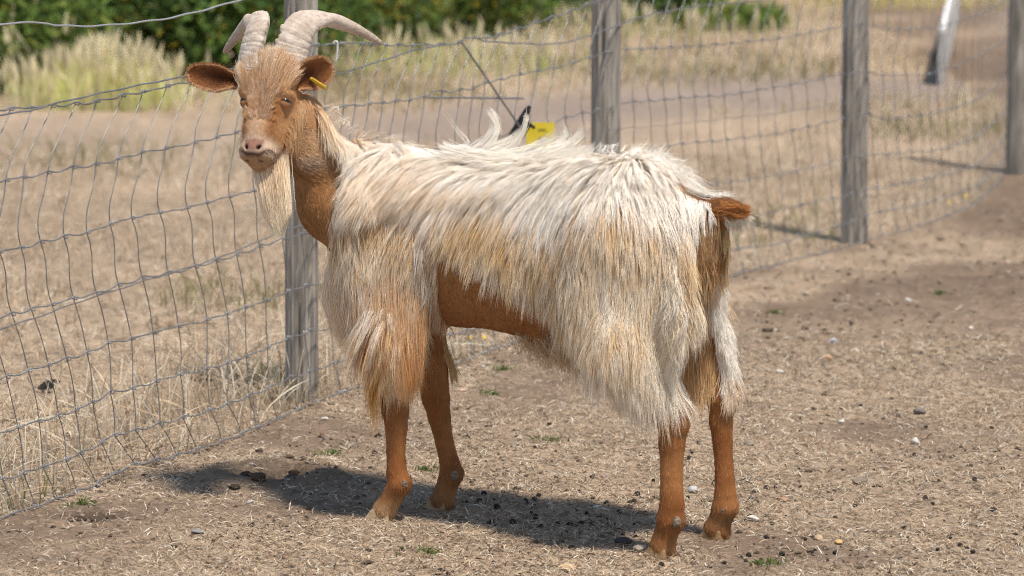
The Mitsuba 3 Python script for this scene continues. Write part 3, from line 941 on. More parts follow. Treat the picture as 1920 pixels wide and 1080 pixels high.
for q in range(380):
    x0 = r_.uniform(650, 960)
    f = min((x0 - 650) / 200, 1)
    y0 = np.interp(x0, [650, 700, 760, 850, 960], [258, 264, 266, 282, 292])
    x1 = x0 - np.interp(x0, [650, 720, 800, 960], [16, 44, 40, 26]) - r_.uniform(-12, 12)
    y1 = np.interp(x1, [600, 640, 700, 780, 840, 960], [400, 436, 412, 396, 376, 350]) + r_.uniform(-45, 12)
    bow = r_.uniform(2, 20)
    tip = lerp(WHITE, GOLD * 1.1, r_.uniform(0, .9) * (y1 > 365))
    w.append(([SW(x0, y0, .035), SW(x0 - .08 * (x0 - x1) + bow, y0 + .33 * (y1 - y0), .118), SW(x0 - .5 * (x0 - x1) + bow * .6, y0 + .68 * (y1 - y0), .138), SW(x1, y1, .142)], 25, .0065, .0052, WHITE, tip))
P, C = tufts(w, 7, 73, (.006, .022, .022))
P = settle(P, .012)
Nn = grad_V(P[:, 4])[:, None].repeat(7, 1)
coat_mesh('mane', P, C, 0.0009, taper=.8, twist=.2, round_=.4, seed=74, N=Nn, label='long white mane draped over neck and withers with golden tips')

# long wavy locks of the apron over the near foreleg and of the haunch
w = []
for q in range(120):
    f = r_.uniform(0, 1)
    y0 = r_.uniform(415, 560)
    xl, xr = np.interp(y0, [415, 500, 600], [650, 622, 650]), np.interp(y0, [415, 500, 600], [795, 800, 788])
    x0 = xl + (xr - xl) * f
    ln = np.interp(y0, [415, 520, 600], [120, 150, 145]) * r_.uniform(.75, 1.1)
    y1 = min(y0 + ln, np.interp(f, [0, .35, .7, 1], [690, 745, 772, 758]) + r_.uniform(-10, 4))
    xe = np.interp(y1, [500, 600, 680, 765], [614 + 178 * f, 632 + 158 * f, 676 + 108 * f, 720 + 64 * f]) + r_.uniform(-4, 4)
    sw_ = r_.uniform(-9, 9)
    yy = (y1 - y0)
    g = np.clip(r_.normal(.30, .3) + 1.0 * (y1 > 670) * r_.uniform(.4, 1) + .4 * (x0 > 710) * (y0 > 540) - .3 * (y0 < 470), 0, 1)
    c0 = lerp(np.array([.86, .80, .72]), np.array([.78, .52, .24]), g * .55)
    c1 = lerp(np.array([.90, .82, .68]), np.array([.78, .43, .115]), g)
    w.append(([SW(x0, y0, .095), SW(x0 + (xe - x0) * .3 + sw_, y0 + yy * .34, .135), SW(x0 + (xe - x0) * .68 - sw_ * .6, y0 + yy * .68, .137), SW(xe, y1, .118)], 24, .0075, .0058, c0, c1))
for q in range(420):
    y0 = r_.uniform(470, 690)
    xl, xr = np.interp(y0, [470, 560, 690], [1030, 1060, 1160]), np.interp(y0, [470, 560, 690], [1275, 1282, 1262])
    f = r_.uniform(0, 1)
    x0 = xl + (xr - xl) * f
    ln = np.interp(y0, [470, 600, 690], [115, 140, 125]) * r_.uniform(.75, 1.15)
    y1 = min(y0 + ln, np.interp(f, [0, .4, .8, 1], [730, 782, 792, 784]) + r_.uniform(-25, 6))
    arc = np.interp(f, [0, .6, 1], [4, 12, 20]) * r_.uniform(.4, 1.3)
    xe = x0 + np.interp(f, [0, .5, 1], [6, 0, -16]) + r_.uniform(-10, 8) + (.16 * (y1 - 690) if y1 > 690 else 0)
    yy = y1 - y0
    g = np.clip(r_.normal(.15, .25) + .35 * (f < .35), 0, 1)
    c0 = lerp(np.array([.88, .82, .73]), np.array([.70, .50, .28]), g * .7)
    c1 = lerp(np.array([.92, .87, .77]), np.array([.84, .66, .38]), g)
    w.append(([SW(x0, y0, .10), SW(x0 + arc, y0 + yy * .34, .150), SW(x0 + arc + (xe - x0) * .5, y0 + yy * .68, .152), SW(xe, y1, .135)], 19, .0070, .0055, c0, c1))
for q in range(150):
    y0 = r_.uniform(400, 640)
    x0 = np.interp(y0, [400, 440, 540, 640], [1296, 1296, 1290, 1268]) + r_.uniform(-22, 8)
    ln = r_.uniform(80, 130)
    out_ = np.interp(y0, [400, 460, 520, 640], [6, 18, 32, 18]) * r_.uniform(.5, 1.2)
    g = np.clip(r_.normal(.15, .3) + .5 * (y0 < 500), 0, 1)
    w.append(([SW(x0, y0, .085), SW(x0 + out_ * .6, y0 + ln * .4, .11), SW(x0 + out_, y0 + ln * .75, .11), SW(x0 + out_ * .75, y0 + ln, .105)], 26, .006, .005, lerp(np.array([.90, .84, .75]), GOLD, g * .6), lerp(np.array([.94, .90, .81]), np.array([.84, .62, .32]), g)))
P, C = tufts(w, 7, 85, (.004, .020, .012))
P = settle(P, .006)
coat_mesh('long_locks', P, C, 0.0009, taper=.8, twist=.25, seed=86, N=grad_V(P[:, 4])[:, None].repeat(7, 1), label='long wavy locks of apron and haunch, golden at the knee')

# the curtain that hangs from chest and shoulder to the near knee
w = []
for q in range(520):
    f = r_.uniform(0, 1)
    y0 = r_.uniform(412, 560) if q % 3 else r_.uniform(412, 460)
    end = np.interp(f, [0, .3, .7, 1], [705, 742, 768, 750]) + r_.uniform(-30, 3)
    if q % 4 == 0: end -= r_.uniform(20, 90)
    ys = np.linspace(y0, end, 5)
    xl = np.interp(ys, [412, 500, 565, 640, 730, 770], [650, 622, 611, 640, 700, 722])
    xr = np.interp(ys, [412, 500, 565, 640, 730, 770], [782, 790, 790, 787, 784, 776])
    ff = f + np.cumsum(r_.normal(0, .018, 5))
    bow = np.sin(np.linspace(0, np.pi, 5)) * r_.uniform(-4, 4)
    xs = xl + (xr - xl) * np.clip(ff, -.03, 1.03) + bow
    Ym = .078 + .058 * math.sin(np.pi * min(max(.12 + .72 * f, 0), 1)) + r_.uniform(-.010, .010)
    Ys_ = Ym * np.array([.86, .98, 1.03, 1.0, .92])
    low = end > 690
    g = np.clip(r_.normal(.22, .28) + (.25 + .55 * f) * low * r_.uniform(.5, 1.1), 0, 1)
    c0 = lerp(np.array([.88, .83, .76]), np.array([.80, .60, .36]), g * .6)
    c1 = lerp(np.array([.92, .84, .69]), np.array([.78, .44, .12]), g)
    w.append(([SW(a, b, c) for a, b, c in zip(xs, ys, Ys_)], 26, .0060, .0058, c0, c1))
P, C = tufts(w, 7, 87)
flat = P.reshape(-1, 3)
flat += grad_V(flat) * np.maximum(.006 - sample_V(flat), 0)[:, None]
P = flat.reshape(P.shape)
coat_mesh('chest_curtain', P, C, 0.0010, taper=.8, twist=.25, seed=88, N=np.broadcast_to(nrm(np.array([.25, 1.0, .1])), P.shape).copy(), label='long curtain of cream hair turning golden orange at the near knee')

# belly fringe, breeches, tail
w = []
for q in range(46):
    x = r_.uniform(975, 1120)
    Y = r_.uniform(-.03, .05)
    y0 = np.interp(x, [975, 1010, 1060, 1120], [630, 640, 655, 640])
    ln = np.interp(x, [975, 1020, 1090, 1120], [25, 50, 58, 50]) * r_.uniform(.6, 1.15)
    w.append(([SW(x, y0, Y), SW(x + r_.uniform(-4, 8), y0 + ln * .5, Y), SW(x + r_.uniform(-8, 22), y0 + ln, Y)], 26, .012, .010, np.array([.60, .44, .27]), np.array([.80, .66, .46])))
for q in range(14):
    x = r_.uniform(1075, 1108)
    w.append(([SW(x, 660, 0), SW(x + 3, 690, 0), SW(x + r_.uniform(-8, 14), r_.uniform(700, 716), 0)], 14, .006, .004, np.array([.45, .30, .14]), np.array([.30, .19, .09])))
P, C = tufts(w, 7, 75)
coat_mesh('belly_fringe', P, C, 0.0010, taper=.8, twist=.5, seed=76, N=np.broadcast_to(np.array([0, 1.0, .1]), P.shape).copy())
w = []
for q in range(80):     # white breeches of the far thigh
    f = r_.uniform(0, 1)
    y0 = 490 + 200 * f + r_.uniform(-15, 15)
    x0 = np.interp(y0, [490, 560, 640, 700], [1330, 1338, 1354, 1368]) + r_.uniform(-6, 6)
    Y = -.085 + r_.uniform(-.03, .02)
    x1, y1 = np.interp(f, [0, .5, 1], [1354, 1374, 1384]) + r_.uniform(-12, 4), y0 + 70 + 20 * r_.uniform(0, 1)
    w.append(([SW(x0, y0, Y), SW((x0 + x1) / 2 + 7, (y0 + y1) / 2, Y), SW(x1, y1, Y)], 60, .0045, .005, WHITE, lerp(WHITE, GOLD, .5 * (f > .9))))
for q in range(60):     # paler hair under the tail and over the far buttock
    x0 = r_.uniform(1312, 1350); y0 = r_.uniform(430, 540)
    g = r_.uniform(0, 1)
    w.append(([SW(x0, y0, -.03), SW(x0 + 4, y0 + 35, -.055), SW(x0 + r_.uniform(-8, 10), y0 + r_.uniform(60, 90), -.075)], 40, .007, .006, lerp(np.array([.55, .33, .15]), CREAM, g), lerp(np.array([.80, .58, .30]), WHITE, g)))
for q in range(30):     # golden hair of the far thigh's front, seen between the hind legs
    x = r_.uniform(1285, 1325)
    w.append(([SW(x, 660 + r_.uniform(-20, 20), -.09), SW(x + 2, 715, -.09), SW(x + r_.uniform(-4, 6), 770 + r_.uniform(-25, 8), -.09)], 30, .008, .006, np.array([.52, .29, .12]), np.array([.90, .68, .40])))
for q in range(26):     # far elbow tuft
    w.append(([SW(838 + r_.uniform(-6, 4), 660 + r_.uniform(-30, 20), -.07), SW(845, 690, -.08), SW(848 + r_.uniform(-6, 8), 715 + r_.uniform(-10, 12), -.08)], 16, .006, .005, np.array([.62, .42, .20]), np.array([.80, .62, .36])))
P, C = tufts(w, 7, 77)
on_skin = np.abs(sample_V(P[:, 0])) < .045
P[on_skin] = settle(P[on_skin], .008)
coat_mesh('breeches', P, C, 0.0011, taper=.7, twist=.4, seed=78, N=np.broadcast_to(np.array([-.3, 1.0, .1]), P.shape).copy(), label='white hair down the back of the far thigh')
w = []
TB = np.array([.46, .19, .058])
for q in range(120):     # the raised tail
    f = r_.uniform(0, 1)
    x0, y0 = 1308 + 70 * f ** 1.2, 396 - 8 * f + r_.uniform(-16, 28) * (1 - .55 * f)
    ln = r_.uniform(12, 50) * (1.1 - .3 * f)
    lift = r_.uniform(-.35, .75) * (1 - .7 * f)
    Y = r_.uniform(-.018, .022)
    w.append(([SW(x0, y0, Y), SW(x0 + ln * .5, y0 + ln * (lift * .5 + .02), Y), SW(x0 + ln, y0 + ln * lift * .8 * (1 if x0 + ln < 1395 else .3), Y)], 42, .004, .003, TB * r_.uniform(.45, 1.0), TB * r_.uniform(.75, 1.7)))
for q in range(40):
    x0 = r_.uniform(1352, 1390)
    w.append(([SW(x0, 402, .006), SW(x0 + 12, 409, .008), SW(x0 + r_.uniform(16, 30), 418 + r_.uniform(-16, 18), .006)], 20, .004, .006, np.array([.62, .48, .30]), np.array([.88, .84, .72])))
for q in range(60):
    x0 = r_.uniform(1308, 1358)
    g = r_.uniform(0, 1)
    w.append(([SW(x0, 410, -.01), SW(x0 + 4, 445, -.03), SW(x0 + r_.uniform(-14, 6), 480 + r_.uniform(-20, 50), -.04)], 26, .006, .005, TB * .45, lerp(TB * .5, GOLD * 1.1, g ** 1.5)))
for q in range(110):    # streaky hair over the hollow below the tail
    x0, y0 = r_.uniform(1302, 1348), r_.uniform(398, 490)
    g = r_.uniform(0, 1)
    Y = r_.uniform(.0, .055)
    ln = r_.uniform(45, 85)
    w.append(([SW(x0, y0, Y), SW(x0 + r_.uniform(-2, 5), y0 + ln * .5, Y), SW(x0 + r_.uniform(-8, 6), y0 + ln, Y)], 22, .005, .005, TB * r_.uniform(.4, .7), lerp(TB * .6, lerp(GOLD, CREAM, .4), g ** 1.4)))
for q in range(20):
    x0 = r_.uniform(1340, 1362)
    w.append(([SW(x0, 420, -.02), SW(x0 + 8, 445, -.02), SW(x0 + r_.uniform(0, 10), 468 + r_.uniform(-8, 18), -.02)], 18, .005, .004, GOLD, np.array([.86, .66, .36])))
for c in ([(1312, 372, .03), (1306, 395, .05), (1302, 430, .055), (1306, 470, .06)], [(1318, 372, .02), (1330, 392, .03), (1338, 410, .03), (1342, 422, .03)], [(1308, 375, .03), (1300, 400, .055), (1298, 440, .06), (1303, 480, .065)]):
    w.append(([SW(*k) for k in c], 26, .002, .002, *WT))
P, C = tufts(w, 7, 79)
on_skin = ((np.abs(sample_V(P[:, 0])) < .035) | (sample_V(P[:, 0]) < 0)) & (np.arange(len(P)) >= 120 * 42)
P[on_skin] = settle(P[on_skin], .010)
coat_mesh('tail_hair', P, C, 0.0011, taper=.7, twist=.5, seed=80, N=np.broadcast_to(np.array([-.2, 1.0, .3]), P.shape).copy(), label='raised rust brown tail with pale tip hair')

# forelock, cheeks and beard
def onto(p):
    p = np.array(p, float)[None]
    for _ in range(6):
        p = p - grad_V(p) * sample_V(p)[:, None]
    return p[0]


w = []
for q in range(210):
    u0, v0 = r_.normal(0, .017), r_.uniform(.0, .075)
    if abs(u0) > .026: v0 = max(v0, .028)
    s = np.sign(u0 + r_.normal(0, .006))
    k = r_.uniform(.5, 1.0)
    ln = (.022 + .022 * (v0 / .07)) * k
    w0 = .004 - 18 * u0 * u0 - .10 * max(v0 - .04, 0)
    out = s * (.15 + 8 * abs(u0))
    a = onto(head(u0, v0, .01))
    ln = ln * 1.15
    b = a + head(out * ln * .5, ln * .55, .005 * k) - H0G
    e = a + head(out * ln * 1.2, ln * 1.0, .008 - 8 * u0 * u0) - H0G
    pale = r_.uniform(0, 1)
    w.append(([a, b, e], 24, .003, .003, np.array([.50, .25, .10]) * r_.uniform(.8, 1.1), lerp(np.array([.58, .34, .17]), np.array([.86, .72, .57]), pale ** 1.4)))
for q in range(260):    # short pale streaks of bridge, brow and cheek
    u0, v0 = r_.normal(0, .020), r_.uniform(-.055, .040)
    a = onto(head(u0, v0, .01))
    ln = r_.uniform(.012, .022) * (1 if v0 > -.02 else .7)
    sx = np.sign(u0) * (.25 + 9 * abs(u0))
    b = a + head(sx * ln * .5, ln * .5, .0030) - H0G
    e = a + head(sx * ln * 1.1, ln * .95, .0030) - H0G
    pale = r_.uniform(0, 1)
    w.append(([a, b, e], 10, .0022, .0020, np.array([.50, .255, .105]) * r_.uniform(.8, 1.1), lerp(np.array([.56, .31, .14]), np.array([.88, .76, .62]), pale ** 1.6 * (abs(u0) < .035))))
for q in range(230):    # hair that rises over the roots of the horns
    u0 = r_.uniform(-.046, .046)
    root = onto(head(u0, r_.uniform(.016, .066) - 6 * u0 * u0, .01))
    px = 507 + u0 * 1450 + r_.uniform(-3, 3)
    f = (px - 507) / 70
    top = np.interp(px, [436, 470, 500, 530, 560, 585], [122, 100, 82, 86, 100, 130]) + r_.uniform(-4, 20)
    tip = G(px, top, 6.945 + .02 * f * f)
    midp = (root + tip) / 2 + (HW @ GM.T) * r_.uniform(.002, .009)
    pale = r_.uniform(0, 1)
    w.append(([root, midp, tip], 34, .0030, .0032, np.array([.60, .34, .155]) * r_.uniform(.9, 1.08), lerp(np.array([.70, .44, .22]), np.array([.94, .80, .63]), np.clip(pale + .35 * (abs(u0) < .016), 0, 1))))
for s in (1, -1):
    for q in range(50):     # long hair on the jaw
        v0 = r_.uniform(-.07, .03)
        a = head(s * (.040 - .10 * max(-v0 - .03, 0)), v0, -.062 + r_.uniform(-.02, .014))
        b = a + head(s * .008, -.010, -.008) - H0G
        e = a + head(s * .008, -.026 - .01 * r_.uniform(0, 1), -.016) - H0G
        w.append(([a, b, e], 16, .005, .004, np.array([.50, .265, .11]), np.array([.70, .48, .28])))
P, C = tufts(w, 6, 81)
on_skin = np.abs(sample_V(P[:, 0])) < .03
P[on_skin] = settle(P[on_skin], .006)
coat_mesh('forelock', P, C, 0.00075, taper=.7, twist=.15, round_=.6, seed=82, N=np.broadcast_to(HW @ GM.T, P.shape).copy(), label='fluffy light tan hair of forehead and cheeks')
w = []
tipB = (at(527, 445, 6.92) - GO) @ GM.T
for q in range(150):
    f = r_.uniform(0, 1)
    s = r_.uniform(-1, 1)
    a = head(.022 * s, -.118 + .072 * f, -.060 - .022 * f)
    px = np.interp(f, [0, 1], [500, 522]) + s * 17
    b = (at(px, 352 + r_.uniform(-8, 8), 6.90 + .02 * f) - GO) @ GM.T
    c = (at(np.interp(f, [0, 1], [507, 530]) + s * 14, 398 + r_.uniform(-10, 10), 6.91) - GO) @ GM.T
    e = tipB + np.array([s * .004, r_.uniform(-.006, .006), r_.uniform(-.004, .045)]) + GM @ np.array([-.010 + .014 * f, 0, 0])
    w.append(([a, b, c, e], 50, .0045, .0036, lerp(np.array([.76, .56, .35]), np.array([.90, .76, .57]), f), lerp(np.array([.96, .90, .78]), np.array([.95, .82, .58]), r_.uniform(0, .7))))
P, C = tufts(w, 7, 83)
coat_mesh('beard', P, C, 0.0011, taper=.7, twist=.35, seed=84, N=np.broadcast_to(HW @ GM.T, P.shape).copy(), label='long straight beard fading from tan to cream')

# ---- ears
def ear(base, tip, side, face, half, cup, skew, name, flip=1):
    base, tip = np.asarray(base), np.asarray(tip)
    d = tip - base
    Ln = np.linalg.norm(d); d = d / Ln
    side = nrm(side - d * (side @ d))
    face = nrm(np.cross(d, side)) if np.dot(np.cross(d, side), face) > 0 else -nrm(np.cross(d, side))
    nt, ns = 34, 25
    t = np.linspace(0, 1, nt)
    s = np.linspace(-1, 1, ns)
    wid = half * (0.50 + 0.50 * sstep(0, .45, t)) * np.sqrt(np.clip(1 - ((t - .42) / .585).clip(0, 1) ** 2.6, 0, 1))
    TT, SS = np.meshgrid(t, s, indexing='ij')
    cupd = cup * (1 - .55 * TT)
    off = (SS ** 2 - .6) * cupd[:, :] 
    low = 1 + skew * SS
    mid = base + d * (TT * Ln)[..., None] + side * (SS * wid[:, None] * low)[..., None] + face * off[..., None]
    mid = mid + face * (.004 * np.sin(TT * 3.1) * SS)[..., None]
    gu, gv = np.gradient(mid, axis=0), np.gradient(mid, axis=1)
    nn = nrm(np.cross(gu, gv))
    if (nn.mean((0, 1)) @ face) < 0: nn = -nn
    edge = np.sqrt(np.clip(1 - np.abs(SS) ** 4, 0, 1)) * np.sqrt(np.clip(1 - TT ** 8, 0, 1))
    th = (.0035 - .0012 * TT) * (0.15 + .85 * edge)
    A, B = mid + nn * th[..., None], mid - nn * th[..., None]
    v = np.vstack([A.reshape(-1, 3), B.reshape(-1, 3)])
    i, j = np.meshgrid(np.arange(nt - 1), np.arange(ns - 1), indexing='ij')
    q = (i * ns + j).ravel()
    f1 = np.vstack([np.stack([q, q + ns, q + ns + 1], 1), np.stack([q, q + ns + 1, q + 1], 1)])
    k = nt * ns
    rim = np.r_[np.arange(nt) * ns, (nt - 1) * ns + np.arange(1, ns), (np.arange(nt)[::-1]) * ns + ns - 1, np.arange(ns - 2, 0, -1)]
    r2 = np.roll(rim, -1)
    f = np.vstack([f1, f1[:, ::-1] + k, np.stack([rim, r2, r2 + k], 1), np.stack([rim, r2 + k, rim + k], 1)])
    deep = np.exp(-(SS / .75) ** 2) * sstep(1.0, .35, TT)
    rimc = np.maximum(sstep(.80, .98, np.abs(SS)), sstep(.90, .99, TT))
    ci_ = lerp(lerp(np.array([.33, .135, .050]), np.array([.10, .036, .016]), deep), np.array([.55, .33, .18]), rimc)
    co_ = lerp(np.array([.46, .22, .09]), np.array([.55, .33, .18]), rimc)
    m = trimesh.Trimesh(v, f, process=False)
    m.fix_normals()
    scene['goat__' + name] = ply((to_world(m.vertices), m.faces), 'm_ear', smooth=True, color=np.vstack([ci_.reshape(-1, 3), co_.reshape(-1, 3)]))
    # fine hair on both faces
    r = rng(len(name) + 5)
    bag_P, bag_C, bag_N = [], [], []
    for grid, sign, cc in ((A, 1, ci_), (B, -1, co_)):
        k_ = 2600
        a, b = r.uniform(0, nt - 1.01, k_), r.uniform(0, ns - 1.01, k_)
        ia, ib = a.astype(int), b.astype(int)
        fa, fb = (a - ia)[:, None], (b - ib)[:, None]
        pt = grid[ia, ib] * (1 - fa) * (1 - fb) + grid[ia + 1, ib] * fa * (1 - fb) + grid[ia, ib + 1] * (1 - fa) * fb + grid[ia + 1, ib + 1] * fa * fb
        nv = nn[ia, ib] * sign
        dr_ = nrm(d + r.normal(0, .35, (k_, 3)) + side * (SS[ia, ib] * .8)[:, None])
        ll = r.uniform(.004, .008, (k_, 1))
        bag_P.append(np.stack([pt, pt + dr_ * ll * .5 + nv * ll * .22, pt + dr_ * ll + nv * ll * .25], 1))
        c = cc[ia, ib] * r.uniform(.8, 1.2, (k_, 1))
        bag_C.append(np.repeat(c[:, None], 3, 1)); bag_N.append(np.repeat(nv[:, None], 3, 1))
    P, C, N = np.concatenate(bag_P), np.concatenate(bag_C), np.concatenate(bag_N)
    vv, ff, nv, c = ribbons(P, np.full(P.shape[:2], .0008), C, N=N, round_=.5)
    scene['goat__' + name + '__ear_hair'] = raw_ply(to_world(vv), ff, nv @ GM, c, 'm_short_fur')


ear(G(447, 151, 6.99), G(352, 136, 6.985), UPG, toC + np.array([0, 0, -.25]), .0265, .013, -.10, 'ear')
ear(G(553, 156, 6.955), G(620, 122, 6.965), G(0, 1000, 7) * 0 + GM @ np.array([-.45, -.1, .9]), toC, .0315, .014, .0, 'ear_001')

# ---- horns
def horn(s, name):
    lat, back = HR * np.array([1, 1, 0]), np.array([math.sin(PSI), math.cos(PSI), 0])
    b0 = at(544, 112, 6.965) if s > 0 else at(468, 108, 6.975)
    cp = [(0, -.004, -.020), (.002, .004, .012), (.006, .020, .045), (.014, .048, .068), (.036, .085, .074), (.066, .120, .062), (.094, .150, .044), (.122, .176, .022)]
    if s < 0:
        cp = [(0, -.004, -.025), (-.002, .004, .010), (-.004, .020, .042), (.002, .046, .062), (.030, .080, .064), (.064, .112, .046), (.098, .138, .020), (.126, .156, -.006)]
    path = spline([b0 + s * lat * a + back * b + np.array([0, 0, 1.0]) * c for a, b, c in cp], 64)
    t = np.linspace(0, 1, 64)
    maj = np.interp(t, [0, .25, .42, .58, .75, .92, .98, 1], [.0345, .032, .028, .0188, .0120, .0072, .0045, .001])
    mnr = np.interp(t, [0, .25, .42, .58, .75, .92, .98, 1], [.021, .020, .018, .0145, .0110, .0075, .005, .001])
    tang = nrm(np.gradient(path, axis=0))
    ref = nrm(s * lat * .72 + back * .62 + np.array([0, 0, -.15]))
    a = nrm(ref - tang * (tang @ ref)[:, None])
    turn = np.array([-back * 1.0])
    b = np.cross(tang, a)
    K = 40
    ang = np.arange(K) * 2 * np.pi / K
    ca, sa = np.cos(ang), np.sin(ang)
    keel = np.exp(-((np.angle(np.exp(1j * (ang - np.pi)))) / .30) ** 2)
    T_, A_ = np.meshgrid(t, ang, indexing='ij')
    nz = meshkit.fbm(np.stack([T_ * 26 + 7 * s, np.cos(A_) * .8, np.sin(A_) * .8], -1), 3, 3)
    jag = meshkit.fbm(np.stack([T_ * 40 + 3 * s, T_ * 0, T_ * 0], -1), 3, 9)
    ridge = np.sin(T_ * 210 + 5 * nz)
    scale = 1 + .03 * (nz - .5) + .013 * ridge * (.3 + nz) * sstep(.75, .3, T_)
    kl = 1 + keel[None] * (0.10 + .40 * (jag - .5) * sstep(.5, .3, T_))
    q = path[:, None] + (a[:, None] * (maj[:, None] * ca[None] * kl)[..., None] + b[:, None] * (mnr[:, None] * np.sign(sa) * np.abs(sa)[None] ** .9)[..., None]) * scale[..., None]
    v = q.reshape(-1, 3)
    i, j = np.meshgrid(np.arange(63), np.arange(K), indexing='ij')
    qq = np.stack([i * K + j, i * K + (j + 1) % K, (i + 1) * K + (j + 1) % K, (i + 1) * K + j], -1).reshape(-1, 4)
    m = trimesh.Trimesh(v, np.vstack([qq[:, [0, 1, 2]], qq[:, [0, 2, 3]]]), process=False)
    m.fix_normals()
    scene['goat__' + name] = ply((np.asarray(m.vertices), np.asarray(m.faces)), 'm_horn', smooth=True, uv=np.stack([T_.ravel(), np.abs(A_.ravel() - np.pi) / np.pi], 1))


horn(1, 'horn'); horn(-1, 'horn_001')
tag('goat__horn', 'pale pinkish horn sweeping out to a long point'); tag('goat__horn_001', 'pale horn curling back behind the head')

# ---- eyes
for s, nm in ((1, 'eye'), (-1, 'eye_001')):
    c = head(.0400 * s, -.001, -.0190)
    e = trimesh.creation.icosphere(4, .0132)
    e.apply_translation(to_world(c))
    scene['goat__' + nm] = ply(e, 'm_eye', smooth=True)
    lm = trimesh.creation.icosphere(4, 1.0)
    lv = np.asarray(lm.vertices)
    frl = np.stack([nrm(np.cross(nrm(head(.8 * s, 0, .75) - H0G), HMAT[1])), HMAT[1], nrm(head(.8 * s, 0, .75) - H0G)])
    keep = ((lv[:, 1] > .24 + .25 * lv[:, 0] ** 2 * 0 - .16 * np.abs(lv[:, 0])) | (lv[:, 1] < -.30 + .16 * np.abs(lv[:, 0]))) & (lv[:, 2] > -.3)
    fk = lm.faces[keep[lm.faces].all(1)]
    scene['goat__' + nm + '__eyelid'] = ply((to_world(lv * np.array([1, 1, 1.0]) * .0140 @ frl + c), fk), 'm_lid', smooth=True)
    pm = trimesh.creation.icosphere(3, 1.0)
    out = nrm((head(.8 * s, 0, .75) - H0G))
    fr = np.stack([nrm(np.cross(out, HMAT[1])), HMAT[1], out])
    pv = np.asarray(pm.vertices) * np.array([.0052, .0018, .0016])
    scene['goat__' + nm + '__pupil'] = ply((to_world(pv @ fr + c + out * .0124), pm.faces), 'm_pupil', smooth=True)

# ---- hooves and dewclaws
def claw(toe, heel_w, h, inner):
    """One half of a cloven hoof, toe along +x, outer side along +y."""
    pts = []
    for x, y0, y1, z in ((-.022, .001, heel_w, 0), (.012, .001, heel_w * 1.05, 0), (toe, .002, heel_w * .45, 0), (toe - .003, .002, heel_w * .4, .006),
                         (-.022, .001, heel_w * .92, h * .8), (.004, .001, heel_w * .92, h), (.018, .002, heel_w * .55, h * .75)):
        pts += [(x, y0, z), (x, y1, z)]
    m = m3.Manifold.hull_points(np.array(pts)).refine_to_length(.005)
    mm = m.to_mesh()
    v = np.array(mm.vert_properties[:, :3]); f = np.array(mm.tri_verts)
    t = trimesh.Trimesh(v, f, process=False)
    trimesh.smoothing.filter_taubin(t, .5, .52, 6)
    return t


HOOVES = ((S(715, 962, FN), 0.16, .030), (S(825, 946, FF_), -.05, .026), (S(1238, 1030, HN), -.10, .028), (S(1342, 998, HF), -.15, .027))
for k, (c, yaw, hgt) in enumerate(HOOVES):
    parts = []
    for s in (1, -1):
        m = claw(.034, .021, hgt, 0)
        v = np.asarray(m.vertices).copy()
        v[:, 1] = v[:, 1] * s + .0015 * s
        ca, sa = math.cos(yaw + .06 * s), math.sin(yaw + .06 * s)
        v = np.stack([v[:, 0] * ca - v[:, 1] * sa, v[:, 0] * sa + v[:, 1] * ca, v[:, 2] - .002], 1)
        v = v + np.array([c[0], c[1], 0.0])
        parts.append(trimesh.Trimesh(to_world(v), m.faces if s > 0 else m.faces[:, ::-1], process=False))
    scene['goat__hoof' + ('_%03d' % k if k else '')] = ply(trimesh.util.concatenate(parts), 'm_hoof' if k else 'm_hoof_pale', smooth=35)
DEW = ((758, 908, FN, .0075, .010), (852, 893, FF_, .0095, .016), (863, 888, FF_, .006, -.012), (1269, 980, HN, .0098, .018), (1286, 980, HN, .007, -.014), (1357, 955, HF, .0098, .016), (1377, 956, HF, .008, -.012))
for k, (px, py, Y, r, dy) in enumerate(DEW):
    m = trimesh.creation.icosphere(3, 1.0)
    v = np.asarray(m.vertices) * np.array([.8, 1.0, 1.25]) * r
    v[:, 2] *= np.where(v[:, 2] < 0, .8, 1.0)
    v = v * (1 + .12 * (meshkit.noise(v * 300, 4)[:, None] - .5))
    scene['goat__dewclaw' + ('_%03d' % k if k else '')] = ply((to_world(v + S(px, py, Y + dy)), m.faces), 'm_dewclaw', smooth=True)

# ---- ear tag
c0, c1 = at(584, 148, 6.958), at(609, 164, 6.945)
bag = []
ax_ = nrm(c1 - c0)
bar = m3.Manifold.batch_hull([m3.Manifold.sphere(.0026, 16).translate((c0 + ax_ * .004 + np.array([0, 0, z])).tolist()) for z in (-.0018, .0018)] + [m3.Manifold.sphere(.0026, 16).translate((c1 - ax_ * .004 + np.array([0, 0, z])).tolist()) for z in (-.0018, .0018)])
knob = m3.Manifold.batch_hull([m3.Manifold.sphere(.0034, 16).translate((c1 + np.array([0, 0, z])).tolist()) for z in (-.002, .002)])
pin = m3.Manifold.sphere(.0040, 20).translate(c0.tolist())
scene['ear_tag__bar'] = ply(bar, 'm_tag_yellow', smooth=40)
scene['ear_tag__tip'] = ply(knob, 'm_tag_yellow', smooth=40)
scene['ear_tag__button'] = ply(pin, 'm_tag_yellow', smooth=40)
tag('ear_tag', 'small yellow ear tag clipped in the goat\'s ear on the right', 'ear tag')

